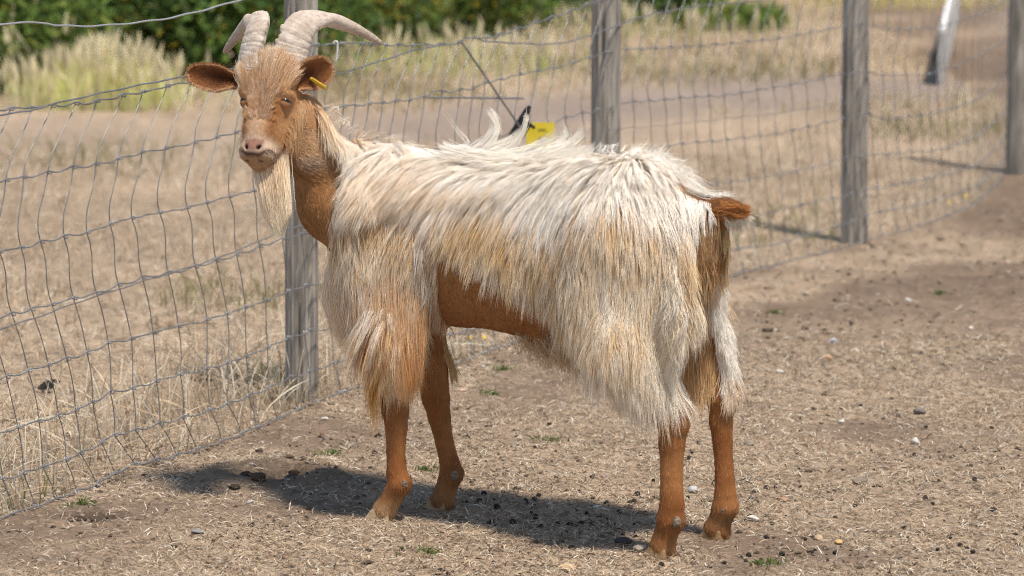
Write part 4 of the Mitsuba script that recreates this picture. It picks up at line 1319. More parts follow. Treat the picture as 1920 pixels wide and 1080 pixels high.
# ------------------------------------------------------------------ the fence
ROWS = {
1: [(0.778,0.802),(0.902,0.795),(0.988,0.792),(1.081,0.789),(1.173,0.788),(1.250,0.791),(1.363,0.793),(1.446,0.797),(1.533,0.798),(1.722,0.812),(1.932,0.832),(2.107,0.833),(2.281,0.827),(2.449,0.812),(2.598,0.801),(2.738,0.794),(2.804,0.793),(2.874,0.804),(2.930,0.794),(3.002,0.796),(3.089,0.796),(3.330,0.819),(3.407,0.825),(3.473,0.831),(3.552,0.840),(3.626,0.850),(4.2,.835),(5.3,.845),(6.3,.80),(8,.82)],
2: [(0.773,0.664),(0.876,0.662),(0.959,0.662),(1.050,0.663),(1.146,0.660),(1.240,0.664),(1.327,0.668),(1.431,0.666),(1.539,0.667),(1.639,0.669),(1.734,0.672),(2.001,0.676),(2.244,0.682),(2.322,0.679),(2.443,0.677),(2.574,0.672),(2.640,0.674),(2.686,0.685),(2.730,0.679),(2.816,0.678),(2.893,0.675),(2.969,0.684),(3.072,0.684),(3.179,0.688),(3.269,0.689),(3.364,0.689),(3.464,0.694),(3.559,0.701),(3.751,0.711),(3.999,0.698),(4.237,0.688),(4.429,0.679),(4.631,0.675),(4.811,0.672),(5.002,0.679),(5.189,0.685),(5.366,0.682),(5.554,0.653),(5.752,0.642),(6.005,0.633),(6.339,0.639),(7.125,0.643),(9,.66)],
3: [(0.768,0.527),(0.849,0.525),(0.934,0.528),(1.019,0.527),(1.104,0.526),(1.186,0.533),(1.281,0.535),(1.387,0.534),(1.496,0.531),(1.598,0.533),(1.708,0.535),(1.817,0.534),(2.057,0.536),(2.349,0.543),(2.647,0.542),(2.998,0.539),(3.374,0.549),(3.461,0.556),(3.576,0.558),(3.684,0.559),(3.766,0.566),(3.874,0.563),(3.991,0.555),(4.203,0.548),(4.432,0.532),(4.592,0.530),(4.814,0.530),(5.040,0.534),(5.193,0.538),(5.391,0.533),(5.502,0.515),(5.868,0.490),(6.222,0.489),(6.632,0.508),(7.341,0.489),(9,.52)],
4: [(0.763,0.398),(0.804,0.399),(0.880,0.398),(0.958,0.398),(1.042,0.399),(1.127,0.397),(1.219,0.403),(1.317,0.405),(1.424,0.402),(1.541,0.400),(1.635,0.401),(1.733,0.403),(1.850,0.407),(1.974,0.409),(2.078,0.406),(2.131,0.405),(2.396,0.410),(2.776,0.416),(3.255,0.415),(3.731,0.420),(4.148,0.422),(4.415,0.405),(4.630,0.397),(4.817,0.392),(5.026,0.398),(5.225,0.404),(5.396,0.403),(5.527,0.374),(5.876,0.361),(6.231,0.355),(6.793,0.355),(9,0.39)],
5: [(0.758,0.278),(0.854,0.279),(0.934,0.279),(1.013,0.280),(1.094,0.281),(1.168,0.290),(1.267,0.284),(1.349,0.284),(1.450,0.283),(1.561,0.280),(1.675,0.279),(1.763,0.282),(1.873,0.281),(1.986,0.286),(2.102,0.285),(2.189,0.280),(2.518,0.279),(2.931,0.279),(3.409,0.281),(3.901,0.287),(4.358,0.285),(4.565,0.275),(4.803,0.270),(5.047,0.271),(5.211,0.282),(5.400,0.274),(5.665,0.258),(6.147,0.227),(6.491,0.232),(7.2,.235),(9,.27)],
6: [(0.754,0.171),(0.807,0.172),(0.884,0.172),(0.970,0.170),(1.042,0.172),(1.103,0.176),(1.169,0.186),(1.260,0.180),(1.346,0.179),(1.450,0.179),(1.559,0.173),(1.680,0.172),(1.774,0.172),(1.865,0.175),(1.978,0.180),(2.106,0.177),(2.183,0.174),(2.517,0.170),(2.931,0.168),(3.410,0.168),(3.902,0.174),(4.443,0.168),(4.720,0.163),(4.960,0.167),(5.214,0.165),(5.404,0.168),(5.712,0.158),(6.187,0.140),(6.633,0.135),(7.2,.14),(9,.16)],
7: [(0.751,0.080),(0.819,0.078),(0.898,0.078),(0.987,0.076),(1.060,0.080),(1.117,0.086),(1.190,0.094),(1.286,0.088),(1.372,0.086),(1.475,0.084),(1.580,0.081),(1.678,0.081),(1.783,0.081),(1.874,0.083),(1.994,0.087),(2.104,0.084),(2.175,0.088),(2.222,0.088),(2.274,0.092),(2.393,0.090),(2.801,0.079),(3.255,0.069),(3.734,0.073),(4.259,0.079),(4.521,0.080),(4.788,0.065),(5.001,0.071),(5.235,0.078),(5.443,0.090),(5.753,0.079),(6.191,0.068),(6.641,0.062),(9,.07)],
8: [(0.748,0.004),(0.854,0.003),(1.114,0.004),(1.187,0.014),(1.264,0.019),(1.352,0.012),(1.436,0.008),(1.524,0.005),(1.630,0.003),(1.957,0.006),(2.164,0.011),(2.207,0.013),(2.273,0.016),(2.358,0.012),(2.392,0.009),(2.800,0.004),(3.140,0.004),(3.675,0.013),(4.522,0.005),(4.790,0.003),(5.273,0.006),(5.545,0.010),(6.196,0.004),(9,.006)]}
for k in ROWS: ROWS[k] = [(0.0, ROWS[k][0][1])] + ROWS[k]
SKEW_S = [0.88, 1.13, 1.63, 2.08, 2.9, 3.6, 5.5]
SKEW = {1: [.092, .111, .118, .08, .085, .11, .10], 2: [-.014, .008, .004, .0, .0, .02, .01], 3: [-.035, -.027, -.040, -.02, -.02, -.03, -.02], 4: [0] * 7,
        5: [.058, .044, .043, .02, .03, .03, .03], 6: [.098, .049, .05, .02, .03, .05, .06], 7: [.118, .072, .05, .03, .04, .07, .08], 8: [.161, .147, .103, .06, .07, .10, .11]}


def fence_pt(s, z, out=0.0):
    s = np.asarray(s, float)
    x, y = np.interp(s, FS, FENCE[:, 0]), np.interp(s, FS, FENCE[:, 1])
    e = 0.05
    tx, ty = np.interp(s + e, FS, FENCE[:, 0]) - np.interp(s - e, FS, FENCE[:, 0]), np.interp(s + e, FS, FENCE[:, 1]) - np.interp(s - e, FS, FENCE[:, 1])
    ln = np.hypot(tx, ty) + 1e-9
    return np.stack([x + ty / ln * out, y - tx / ln * out, np.broadcast_to(z, s.shape)], -1)


def row_z(k, s):
    a = np.array(ROWS[k])
    return np.interp(s, a[:, 0], a[:, 1])


def skew(k, s):
    return np.interp(s, SKEW_S, SKEW[k])


rf = rng(17)
KN = [0.10, .19, .28, .37, .46, .55, .64, .725, .806, .882, .959, 1.042, 1.127, 1.219, 1.316, 1.423, 1.540, 1.634, 1.731, 1.848, 1.972, 2.075, 2.185, 2.269, 2.317, 2.377, 2.438, 2.505, 2.571, 2.637, 2.727, 2.813, 2.891, 2.968, 3.072, 3.179, 3.270, 3.366, 3.467, 3.563, 3.671]
while KN[-1] < 8.6: KN.append(KN[-1] + .104 + rf.uniform(-.012, .012))
KN = np.array(KN)
knots = Bag()
cross = {}
for q, s in enumerate(KN):
    for k in ROWS:
        sk = s + skew(k, s) + rf.normal(0, .004)
        cross[q, k] = (sk, float(row_z(k, sk)))
wires = {k: [] for k in ROWS}
for k in ROWS:
    ss = np.arange(0.0, 8.9, 0.012)
    ks = np.array([cross[q, k][0] for q in range(len(KN))])
    dist = np.min(np.abs(ss[:, None] - ks[None]), axis=1)
    sign = np.where(np.searchsorted(np.sort(ks), ss) % 2 == 0, 1, -1)
    kink = .0035 * np.exp(-(dist / .016) ** 2)
    z = row_z(k, ss) + kink + .0018 * np.sin(ss * 60 + k) + .0022 * (meshkit.noise(np.stack([ss * 9, ss * 0 + k, ss * 0], -1), 2) - .5)
    if k == 8:
        g = fence_pt(ss, 0)
        z = np.maximum(z, hills(g[:, 0], g[:, 1]) + .004)
    key = 'wire_fence__line_wire' + ('_%03d' % (k - 1) if k > 1 else '')
    v, f = tube(fence_pt(ss, z), .0015 if 1 < k < 8 else .0018, 6)
    scene[key] = ply((v, f), 'm_wire', smooth=True)
for q, s in enumerate(KN):
    cs, cz = zip(*[cross[q, k] for k in ROWS])
    a, b = np.array(cs), np.array(cz)
    P_ = []
    for k in range(7):
        n_ = 7
        t = np.linspace(0, 1, n_)
        bulge = rf.normal(.0, .003) + (.010 if k < 2 else -.004) * (1 if s < 8 else 0)
        sg = a[k] + (a[k + 1] - a[k]) * t - bulge * np.sin(np.pi * t) + (.006 * np.sin(2 * np.pi * t) if k < 3 else 0)
        zg = b[k] + (b[k + 1] - b[k]) * t
        P_.append(np.stack([sg, zg], 1)[: n_ - (k < 6)])
    P_ = np.vstack(P_)
    v, f = tube(fence_pt(P_[:, 0], P_[:, 1], -.0026), .00122, 5)
    scene['wire_fence__stay_wire' + ('_%03d' % q if q else '')] = ply((v, f), 'm_wire', smooth=True)
    for k in range(8):
        if s > 7.2: continue
        th = np.linspace(0, 2.3 * np.pi, 11)
        loop = np.stack([a[k] + .0036 * np.cos(th) + np.linspace(-.004, .004, 11), b[k] + .0036 * np.sin(th) + .002], 1)
        out = .0036 * np.cos(th * 1.0 + 1.2)
        pts = np.stack([fence_pt(loop[i_, 0], loop[i_, 1], out[i_]) for i_ in range(11)])
        knots.add(*tube(pts, .0013, 4))
scene['wire_fence__knot'] = ply((np.vstack(knots.v), np.vstack(knots.f)), 'm_wire', smooth=True)
tag('wire_fence__knot', None, None, None, 'stuff')
tag('wire_fence', 'sagging galvanised stock wire netting strung along the wooden posts', 'wire fence')

EXTRA = {
'A': [(0.0, 0.985), (0.785,0.970),(0.949,0.955),(1.046,0.948),(1.163,0.943),(1.357,0.942),(1.514,0.949),(1.689,0.962),(1.892,0.979),(2.167,1.006)],
'B': [(0.0, 0.80), (0.778,0.794),(0.894,0.796),(0.974,0.800),(1.076,0.804),(1.180,0.807),(1.309,0.810),(1.442,0.812),(1.697,0.808),(1.945,0.788),(2.215,0.761),(2.280,0.766),(2.400,0.776),(2.548,0.790),(2.648,0.795),(2.751,0.794)],
'C': [(2.90, 0.803), (2.930,0.791),(3.134,0.771),(3.345,0.755),(3.501,0.758),(3.751,0.780),(3.895,0.793),(4.246,0.799),(4.700,0.792),(4.999,0.80),(5.28,.83)],
'D': [(0.55, 0.375), (0.762,0.381),(0.879,0.385),(1.041,0.394),(1.219,0.400),(1.317,0.403),(1.424,0.405),(1.617,0.412),(1.823,0.425),(1.975,0.432),(2.113,0.432)],
'E': [(3.632,0.504),(3.754,0.500),(3.967,0.488),(4.355,0.471),(4.746,0.457),(5.171,0.454),(5.447,0.452)]}


def loose_wire(key, pts, r, out, label, m='m_wire'):
    a = np.array(pts)
    s = np.linspace(a[0, 0], a[-1, 0], 120)
    z = spline(np.stack([a[:, 0], a[:, 1], a[:, 0] * 0], 1), 120)
    scene[key] = ply(tube(fence_pt(z[:, 0], z[:, 1] + .001 * np.sin(z[:, 0] * 40), out), r, 6), m, smooth=True)
    tag(key, label, 'wire')


loose_wire('plain_wire', EXTRA['A'], .0021, .03, 'single plain wire sagging above the netting at the left, highest of all', 'm_bright_wire')
loose_wire('plain_wire_001', EXTRA['B'], .0019, .010, 'plain wire dipping behind the goat\'s head and tied to the top of the netting')
loose_wire('plain_wire_002', EXTRA['C'], .0019, .012, 'plain wire curving across the second post just below the top of the netting')
loose_wire('plain_wire_003', EXTRA['D'], .0013, .012, 'thin plain wire running beside the fourth strand left of the nearest post')
loose_wire('plain_wire_004', EXTRA['E'], .0011, .010, 'thin straight wire between the second and third posts, crossing mid height')

# ---- posts


def post(key, x, y, r, h, label, lean=(0, 0), seed=0, cracks=()):
    n, m = 44, 60
    a = np.arange(n) * 2 * np.pi / n
    z = np.linspace(-.10, h, m)
    A, Zz = np.meshgrid(a, z, indexing='xy')
    rr = r * (1 + .05 * (meshkit.fbm(np.stack([np.cos(A) * 1.2 + seed, np.sin(A) * 1.2, Zz * 2.5], -1), 3) - .5) + .035 * (meshkit.fbm(np.stack([np.cos(A) * 7 + seed, np.sin(A) * 7, Zz * 1.6], -1), 2) - .5))
    for ca, wid, z0, z1 in cracks:
        da = np.angle(np.exp(1j * (A - ca - .05 * np.sin(Zz * 9))))
        rr = rr - .010 * np.exp(-(da / wid) ** 2) * sstep(z0 - .05, z0 + .05, Zz) * sstep(z1 + .05, z1 - .05, Zz)
    P_ = np.stack([x + rr * np.cos(A) + lean[0] * Zz, y + rr * np.sin(A) + lean[1] * Zz, Zz], -1)
    v = P_.reshape(-1, 3)
    i, j = np.meshgrid(np.arange(m - 1), np.arange(n), indexing='ij')
    qq = np.stack([i * n + j, i * n + (j + 1) % n, (i + 1) * n + (j + 1) % n, (i + 1) * n + j], -1).reshape(-1, 4)
    f = np.vstack([qq[:, [0, 1, 2]], qq[:, [0, 2, 3]]])
    v = np.vstack([v, [[x + lean[0] * h, y + lean[1] * h, h + .006]]])
    t = (m - 1) * n
    f = np.vstack([f, np.stack([t + np.arange(n), t + (np.arange(n) + 1) % n, np.full(n, len(v) - 1)], 1)])
    scene[key] = ply((v, f), 'm_wood', smooth=True)
    tag(key, label, 'fence post', 'weathered fence posts')


c_ = -math.pi / 2
post('fence_post', -.487, 8.185, .0385, 1.32, 'nearest weathered fence post, split down its front, behind the goat\'s neck', (.006, 0), 1, ((c_ + .55, .035, .25, 1.4), (c_ - .2, .02, .0, .4), (c_ + .15, .02, .8, 1.4), (c_ - .75, .02, .3, .9)))
post('fence_post_001', .252, 9.585, .0395, 1.36, 'second fence post, rising behind the goat\'s back', (0, 0), 2, ((c_ - .3, .03, .6, 1.3),))
post('fence_post_002', 1.062, 11.04, .0415, 1.42, 'third fence post, standing clear to the right of the goat\'s tail', (-.006, 0), 3, ((c_ + .3, .03, .2, .8),))
post('fence_post_003', 1.835, 12.93, .0440, 1.45, 'farthest fence post, cut by the right edge of the photo', (0, 0), 4, ())
for s, nm, z in ((2.07, 'staple', .832), (2.07, 'staple_001', .41), (2.09, 'staple_002', .18)):
    p = fence_pt(s + .02, z, .0)
    th = np.linspace(0, np.pi, 9)
    pts = np.stack([p[0] + .006 * np.cos(th), p[1] + .012 - .016 * np.sin(th), np.full(9, p[2] + .004)], 1)
    scene['fence_post__' + nm] = ply(tube(pts, .0014, 5), 'm_wire', smooth=True)
# white clip of wire on the netting beside the nearest post
pA = fence_pt(2.225, .832, .006)
th = np.linspace(-.3, 3.4, 10)
pts = np.vstack([np.stack([pA[0] + .0045 * np.cos(th) - .001, pA[1] + 0 * th, pA[2] + .0045 * np.sin(th)], 1)[::-1], [pA + [.003, 0, -.015], pA + [.001, 0, -.032], pA + [-.001, .002, -.045]]])
scene['wire_clip'] = ply(tube(spline(pts, 40), .0021, 6), 'm_white_plastic', smooth=True)
tag('wire_clip', 'short bright white wire hook on the top strand beside the nearest post', 'wire hook')

# ---- broken electric fence: two stiff rods, a black insulator, a yellow warning sign
pa, pb = fence_pt(2.80, .797, .010), fence_pt(3.105, .585, .03)
scene['broken_rod'] = ply(tube(np.linspace(pa, fence_pt(3.115, .555, .035), 12), .0026, 7), 'm_wire', smooth=True)
tag('broken_rod', 'stiff dark wire stay slanting down from the top strand to the black insulator', 'wire stay')
scene['broken_rod_001'] = ply(tube(np.linspace(fence_pt(2.64, .674, .010), fence_pt(3.14, .632, .03), 12), .0024, 7), 'm_wire', smooth=True)
tag('broken_rod_001', 'stiff grey wire stay running level from the second strand to the black insulator', 'wire stay')
c = at(973, 232, 9.0)
rx = lambda a_: np.array([math.cos(a_), 0, math.sin(a_)])
u_ = rx(math.radians(58)); n_ = rx(math.radians(-32)); d_ = np.array([0, 1.0, 0])


def slab(c, ax, half, bevel=.0025):
    hs = [m3.Manifold.sphere(bevel, 12).translate((c + ax[0] * (half[0] - bevel) * i + ax[1] * (half[1] - bevel) * j + ax[2] * (max(half[2] - bevel, 0)) * k).tolist()) for i in (-1, 1) for j in (-1, 1) for k in (-1, 1)]
    return m3.Manifold.batch_hull(hs)


ins = slab(c + u_ * .004, (u_, n_, d_), (.040, .0085, .008)) + slab(c + n_ * .020 - u_ * .006, (u_, n_, d_), (.024, .0085, .009)) + slab(c + n_ * .010 - u_ * .004, (n_, u_, d_), (.014, .007, .007)) + slab(c + n_ * .030 + u_ * .012, (n_, u_, d_), (.010, .004, .006), .002)
scene['insulator__clamp'] = ply(ins, 'm_black_plastic', smooth=30)
scene['insulator__peg'] = ply(tube(np.stack([c + u_ * .040, c + u_ * .052]), .0055, 12), 'm_black_plastic', smooth=30)
tag('insulator', 'black plastic fence insulator tilted beside the yellow sign', 'insulator')
sc = at(1013, 256, 9.06)
pl = shapely.box(-.0335, -.034, .0335, .034).buffer(.003).buffer(-.001)
board = trimesh.creation.extrude_polygon(pl, .0025, engine='earcut')
fwd = nrm(np.array([.10, -1.0, .02]))
rgt = nrm(np.cross(np.array([0, 0, 1.0]), -fwd)) * 1.0
rgt = nrm(np.cross(-fwd, np.array([0, 0, 1.0]))) 
rgt = rgt if rgt[0] > 0 else -rgt
ang_ = math.radians(-1.5)
rg2 = rgt * math.cos(ang_) + np.array([0, 0, 1.0]) * math.sin(ang_)
up2 = nrm(np.cross(fwd, rg2)); up2 = up2 if up2[2] > 0 else -up2


def on_sign(m, dx, dy, dz=0.0):
    v = np.asarray(m.vertices)
    t = trimesh.Trimesh(sc + (v[:, :1] + dx) * rg2 + (v[:, 1:2] + dy) * up2 + (v[:, 2:] + dz) * fwd, m.faces, process=False)
    t.fix_normals()
    return t


scene['warning_sign__panel'] = ply(on_sign(board, 0, 0), 'm_yellow', smooth=30)
tx = meshkit.text_mesh('WARNING', .0038, .0004, bold=True)
tv = np.asarray(tx.vertices); tx.apply_translation([-(tv[:, 0].max() + tv[:, 0].min()) / 2, -.0019, 0])
kx = .023 / (tv[:, 0].max() - tv[:, 0].min()); tx.apply_scale([kx, 2.1, 1])
scene['warning_sign__lettering'] = ply(on_sign(tx, .004, .016, .0026), 'm_print', smooth=False)
hand = shapely.union_all([shapely.LineString([(-.006, -.026), (-.006, -.012), (-.001, -.006)]).buffer(.0017), shapely.LineString([(-.006, -.016), (.004, -.012)]).buffer(.0012), shapely.LineString([(.003, -.008), (.008, -.003), (.012, -.002)]).buffer(.0009), shapely.Point(-.006, -.024).buffer(.0032)])
scene['warning_sign__pictogram'] = ply(on_sign(trimesh.util.concatenate([trimesh.creation.extrude_polygon(g_, .0005, engine='earcut') for g_ in getattr(hand, 'geoms', [hand])]), .002, .004, .0026), 'm_print', smooth=False)
tag('warning_sign', 'small yellow warning sign with black print hanging on the netting', 'warning sign')

# ---- the low grey board beyond the fence, seen end on
A_, B_ = on_ground(1764, 160), np.array([2.60, 21.0, 0])
dB = nrm((B_ - A_) * [1, 1, 0]); nB_ = np.array([dB[1], -dB[0], 0])


def beam(p0, p1, half_n, z0, z1):
    pts = [p + nB_ * s * half_n + np.array([0, 0, z]) for p in (p0, p1) for s in (-1, 1) for z in (z0, z1)]
    return m3.Manifold.hull_points(np.array(pts))


for k in range(3):
    scene['low_board_wall__board' + ('_%03d' % k if k else '')] = ply(beam(A_ + dB * .02, B_, .017 + .001 * (k % 2), .035 + k * .072, .035 + k * .072 + .069), 'm_board', smooth=30)
scene['low_board_wall__top_rail'] = ply(beam(A_ - dB * .03, B_, .013, .251, .264), 'm_board_top', smooth=30)
scene['low_board_wall__end_post'] = ply(beam(A_ - dB * .035, A_ + dB * .02, .015, -.03, .250), 'm_board', smooth=30)
tag('low_board_wall', 'low grey board wall with a white top rail, seen end on beyond the fence', 'board wall')

# ------------------------------------------------------------------ straw and grass
def ground_z(x, y):
    return hills(x, y)


STRAW_TONES = np.array([(.68, .57, .44), (.57, .46, .345), (.46, .35, .25), (.92, .86, .75), (.30, .21, .14), (.50, .44, .36), (.72, .60, .43), (.14, .105, .08)])


def litter(name, label, x, y, seed, lmin, lmax, wid, tilt=.25, bright=1.0):
    """Short dry stalks lying on the ground."""
    r = rng(seed)
    n = len(x)
    L_ = r.uniform(lmin, lmax, n)
    a = r.uniform(0, 2 * np.pi, n)
    el = np.abs(r.normal(0, tilt, n))
    d = np.stack([np.cos(a) * np.cos(el), np.sin(a) * np.cos(el), np.sin(el)], 1)
    side = np.stack([-np.sin(a), np.cos(a), 0 * a], 1)
    base = np.stack([x, y, ground_z(x, y) + r.uniform(-.001, .004, n)], 1)
    bend = r.normal(0, .22, (n, 1)) * side + np.array([0, 0, -.12])
    P = np.stack([base, base + d * (L_ * .5)[:, None] + np.array([0, 0, .0012]), base + (d + bend) * L_[:, None]], 1)
    gz = ground_z(P[..., 0], P[..., 1])
    P[..., 2] = np.maximum(P[..., 2], gz + .0006)
    N = np.repeat(nrm(np.array([0, 0, 1.0]) + r.normal(0, .35, (n, 3)))[:, None], 3, 1)
    c = STRAW_TONES[r.integers(0, len(STRAW_TONES), n)] * r.uniform(.7, 1.15, (n, 1)) * bright
    v, f, nv, cc = ribbons(P, np.full((n, 3), wid) * r.uniform(.6, 1.4, (n, 1)), np.repeat(c[:, None], 3, 1), N=N, round_=.4)
    scene[name] = raw_ply(v, f, nv, cc, 'm_straw')
    tag(name, label, 'straw', None, 'stuff')


def blades(x, y, h, lean, wid, col, seed, m=5, head=None):
    r = rng(seed)
    n = len(x)
    a = r.uniform(0, 2 * np.pi, n)
    d = np.stack([np.cos(a), np.sin(a), 0 * a], 1)
    k = np.abs(r.normal(0, lean, n))
    t = np.linspace(0, 1, m)[None, :, None]
    base = np.stack([x, y, ground_z(x, y) - .002], 1)[:, None]
    side = np.stack([-np.sin(a), np.cos(a), 0 * a], 1)[:, None]
    droop = r.uniform(.0, .6, (n, 1, 1)) * k[:, None, None]
    P = base + np.array([0, 0, 1.0]) * (h[:, None, None] * (t - droop * t ** 2.2 * .8)) + d[:, None] * (h * k)[:, None, None] * t ** 1.6 + side * (h * r.normal(0, .12, n))[:, None, None] * t ** 2
    P[..., 2] = np.maximum(P[..., 2], ground_z(P[..., 0], P[..., 1]) - .002)
    N = np.repeat(nrm(np.stack([r.normal(0, .7, n), np.full(n, -1.0), r.normal(.3, .3, n)], 1))[:, None], m, 1)
    W = np.repeat((wid * r.uniform(.6, 1.4, n))[:, None], m, 1)
    if head is not None:
        W = W * np.where(np.linspace(0, 1, m)[None] > .74, head, 1.0)
    c = col * r.uniform(.75, 1.18, (n, 1))
    C = np.repeat(c[:, None], m, 1) * np.linspace(.8, 1.08, m)[None, :, None]
    return ribbons(P, W, C, N=N, round_=.5)


rs = rng(31)


def scatter(n, x0, x1, y0, y1, dens, seed, margin=1.12):
    r = rng(seed)
    x, y = r.uniform(x0, x1, n), y0 * (y1 / y0) ** r.uniform(0, 1, n)
    k = in_view(x, y, margin) & (r.uniform(0, 1, n) < dens(x, y))
    return x[k], y[k]


def pen(x, y):
    return (x > fence_x(y) - .06)


def litter_d(x, y):
    P = np.stack([x, y], -1)
    d = np.clip(1 - .88 * bare_mask(x, y), .06, 1) * (.35 + .9 * value(P, 16, 33))
    h = np.hypot((x - HOLE[0]) / 1.6, y - HOLE[1])
    return d * (1 - .9 * np.exp(-(h / .06) ** 2))


x, y = scatter(190000, -1.4, 1.6, 6.15, 9.2, lambda x, y: litter_d(x, y) * pen(x, y), 41)
litter('straw_litter', 'short dry straw litter strewn over the trampled ground', x, y, 42, .006, .030, .0016, .3)
x, y = scatter(60000, -.8, 2.6, 8.6, 16.0, lambda x, y: litter_d(x, y) * pen(x, y), 43)
litter('straw_litter_001', 'sparser straw litter farther back on the bare brown ground', x, y, 44, .010, .045, .0022)
x, y = scatter(70000, -2.2, 1.6, 6.3, 13.5, lambda x, y: (~pen(x, y)) * (.4 + .6 * value(np.stack([x, y], -1), 6, 35)), 45)
litter('straw_litter_002', 'matted dry straw lying on the far side of the fence', x, y, 46, .02, .09, .0021, .4, 1.08)

# dark crumbs of earth and dung between the straw
x, y = scatter(20000, -1.4, 1.9, 6.15, 12.0, lambda x, y: pen(x, y) * np.clip((value(np.stack([x, y], -1), 4, 36) - .35) * 3, .1, 1), 63)
n = len(x)
tet = nrm(rng(64).normal(0, 1, (n, 6, 3)))
o8 = np.array([[1, 0, 0], [-1, 0, 0], [0, 1, 0], [0, -1, 0], [0, 0, 1], [0, 0, -1.0]])
sz = rng(65).gamma(2.0, .0010, n) + .0007
v = (o8[None] + .35 * tet) * sz[:, None, None] * np.array([1.2, 1.0, .7]) + np.stack([x, y, ground_z(x, y) + sz * .3], 1)[:, None]
f8 = np.array([[0, 2, 4], [2, 1, 4], [1, 3, 4], [3, 0, 4], [2, 0, 5], [1, 2, 5], [3, 1, 5], [0, 3, 5]])
tone = np.array([(.10, .075, .055), (.05, .042, .036), (.17, .125, .09), (.55, .50, .43)])[rng(68).choice(4, n, p=[.4, .3, .22, .08])]
scene['soil_crumbs'] = ply((v.reshape(-1, 3), (f8[None] + (np.arange(n) * 6)[:, None, None]).reshape(-1, 3)), 'm_skin', color=np.repeat(tone[:, None], 6, 1).reshape(-1, 3))
tag('soil_crumbs', 'dark crumbs of earth and grit strewn between the straw', 'crumbs', None, 'stuff')

# upright stubs in the pen
x, y = scatter(26000, -1.4, 1.6, 6.15, 9.0, lambda x, y: np.clip(litter_d(x, y) - .25, 0, 1) * pen(x, y), 47)
bg = Bag()
bg.add(*blades(x, y, rs.uniform(.005, .016, len(x)), .9, np.full(len(x), .0012), STRAW_TONES[rs.integers(0, 7, len(x))], 48, 3))
scene['grass_stubble'] = bg.shape('m_straw')
tag('grass_stubble', 'bitten off dry grass stubble in the paddock', 'grass', None, 'stuff')

# standing dry grass beyond the fence
DRY = np.array([(.72, .62, .48), (.63, .51, .37), (.52, .40, .27), (.80, .72, .58), (.44, .33, .22)])


def dry_d(x, y):
    P = np.stack([x, y], -1)
    d = np.clip((value(P, 2.6, 51) - .32) * 3.2, .08, 1) * (x < fence_x(y) - .02)
    return d * (1 - .97 * np.clip(path_mask(x, y) * (y > 11), 0, 1))


bg = Bag()
x, y = scatter(42000, -2.4, 2.2, 6.6, 14.5, dry_d, 52)
near_f = np.exp(-np.abs(fence_x(y) - x) / .5)
h = rs.uniform(.015, .06, len(x)) * (1 + .6 * near_f * (y < 9))
bg.add(*blades(x, y, h, .55, np.full(len(x), .0017) * (y / 8) ** .5, DRY[rs.integers(0, 5, len(x))], 53, 5))
x, y = scatter(4200, -1.35, .3, 6.7, 8.9, lambda x, y: np.clip(1.2 - np.abs(fence_x(y) - x - .22) / .35, 0, 1) * (x < fence_x(y) - .01), 54)
bg.add(*blades(x, y, rs.uniform(.04, .17, len(x)), .75, np.full(len(x), .0021), DRY[rs.integers(0, 4, len(x))] * 1.18, 55, 6))
x, y = scatter(260, -.62, -.36, 8.02, 8.3, lambda x, y: (x < fence_x(y) - .0) * 1.0, 56)
bg.add(*blades(x, y, rs.uniform(.03, .10, len(x)), .6, np.full(len(x), .0016), DRY[rs.integers(0, 4, len(x))], 57, 6))
x, y = scatter(26000, -3.4, 3.6, 15.2, 30, lambda x, y: (1 - np.clip(path_mask(x, y), 0, 1)) * (x < fence_x(y) - .02) * np.clip((value(np.stack([x, y], -1), 1.1, 58) - .3) * 3, .15, 1) * (1 - (x < -1.05) * (y > 15.4)), 59, 1.2)
bg.add(*blades(x, y, rs.uniform(.025, .085, len(x)) * (1 + .5 * (x > 1.2)), .7, np.full(len(x), .005), DRY[rs.integers(0, 5, len(x))] * np.array([1.0, 1.0, .86]), 60, 4))
scene['dry_grass'] = bg.shape('m_straw')
tag('dry_grass', 'bleached dry grass standing beyond the wire fence', 'grass', None, 'stuff')

# greenish patches in it
bg = Bag()
for cx, cy, r0, n in [(*on_ground(300, 300)[:2], .5, 160), (*on_ground(60, 305)[:2], .5, 150), (*on_ground(470, 560)[:2], .28, 150), (*on_ground(500, 720)[:2], .07, 130), (*on_ground(90, 950)[:2], .10, 60), (*on_ground(1290, 130)[:2], .9, 700), (*on_ground(700, 175)[:2], .5, 300), (*on_ground(1330, 430)[:2], .5, 240), (*on_ground(1760, 250)[:2], .4, 260)]:
    a, q = rs.uniform(0, 6.28, n), np.sqrt(rs.uniform(0, 1, n)) * r0
    x, y = cx + np.cos(a) * q, cy + np.sin(a) * q * 1.2
    k = x < fence_x(y) - .01
    x, y = x[k], y[k]
    bg.add(*blades(x, y, rs.uniform(.02, .09, len(x)) * (1 if cy > 8.6 else .8), .6, np.full(len(x), .0022) * (cy / 8) ** .7, np.array([.24, .24, .10])[None] * rs.uniform(.7, 1.4, (len(x), 1)), 61 + n, 4))
scene['green_grass'] = bg.shape('m_straw')
tag('green_grass', 'thin green grass coming through the dry sward beyond the fence', 'grass', None, 'stuff')

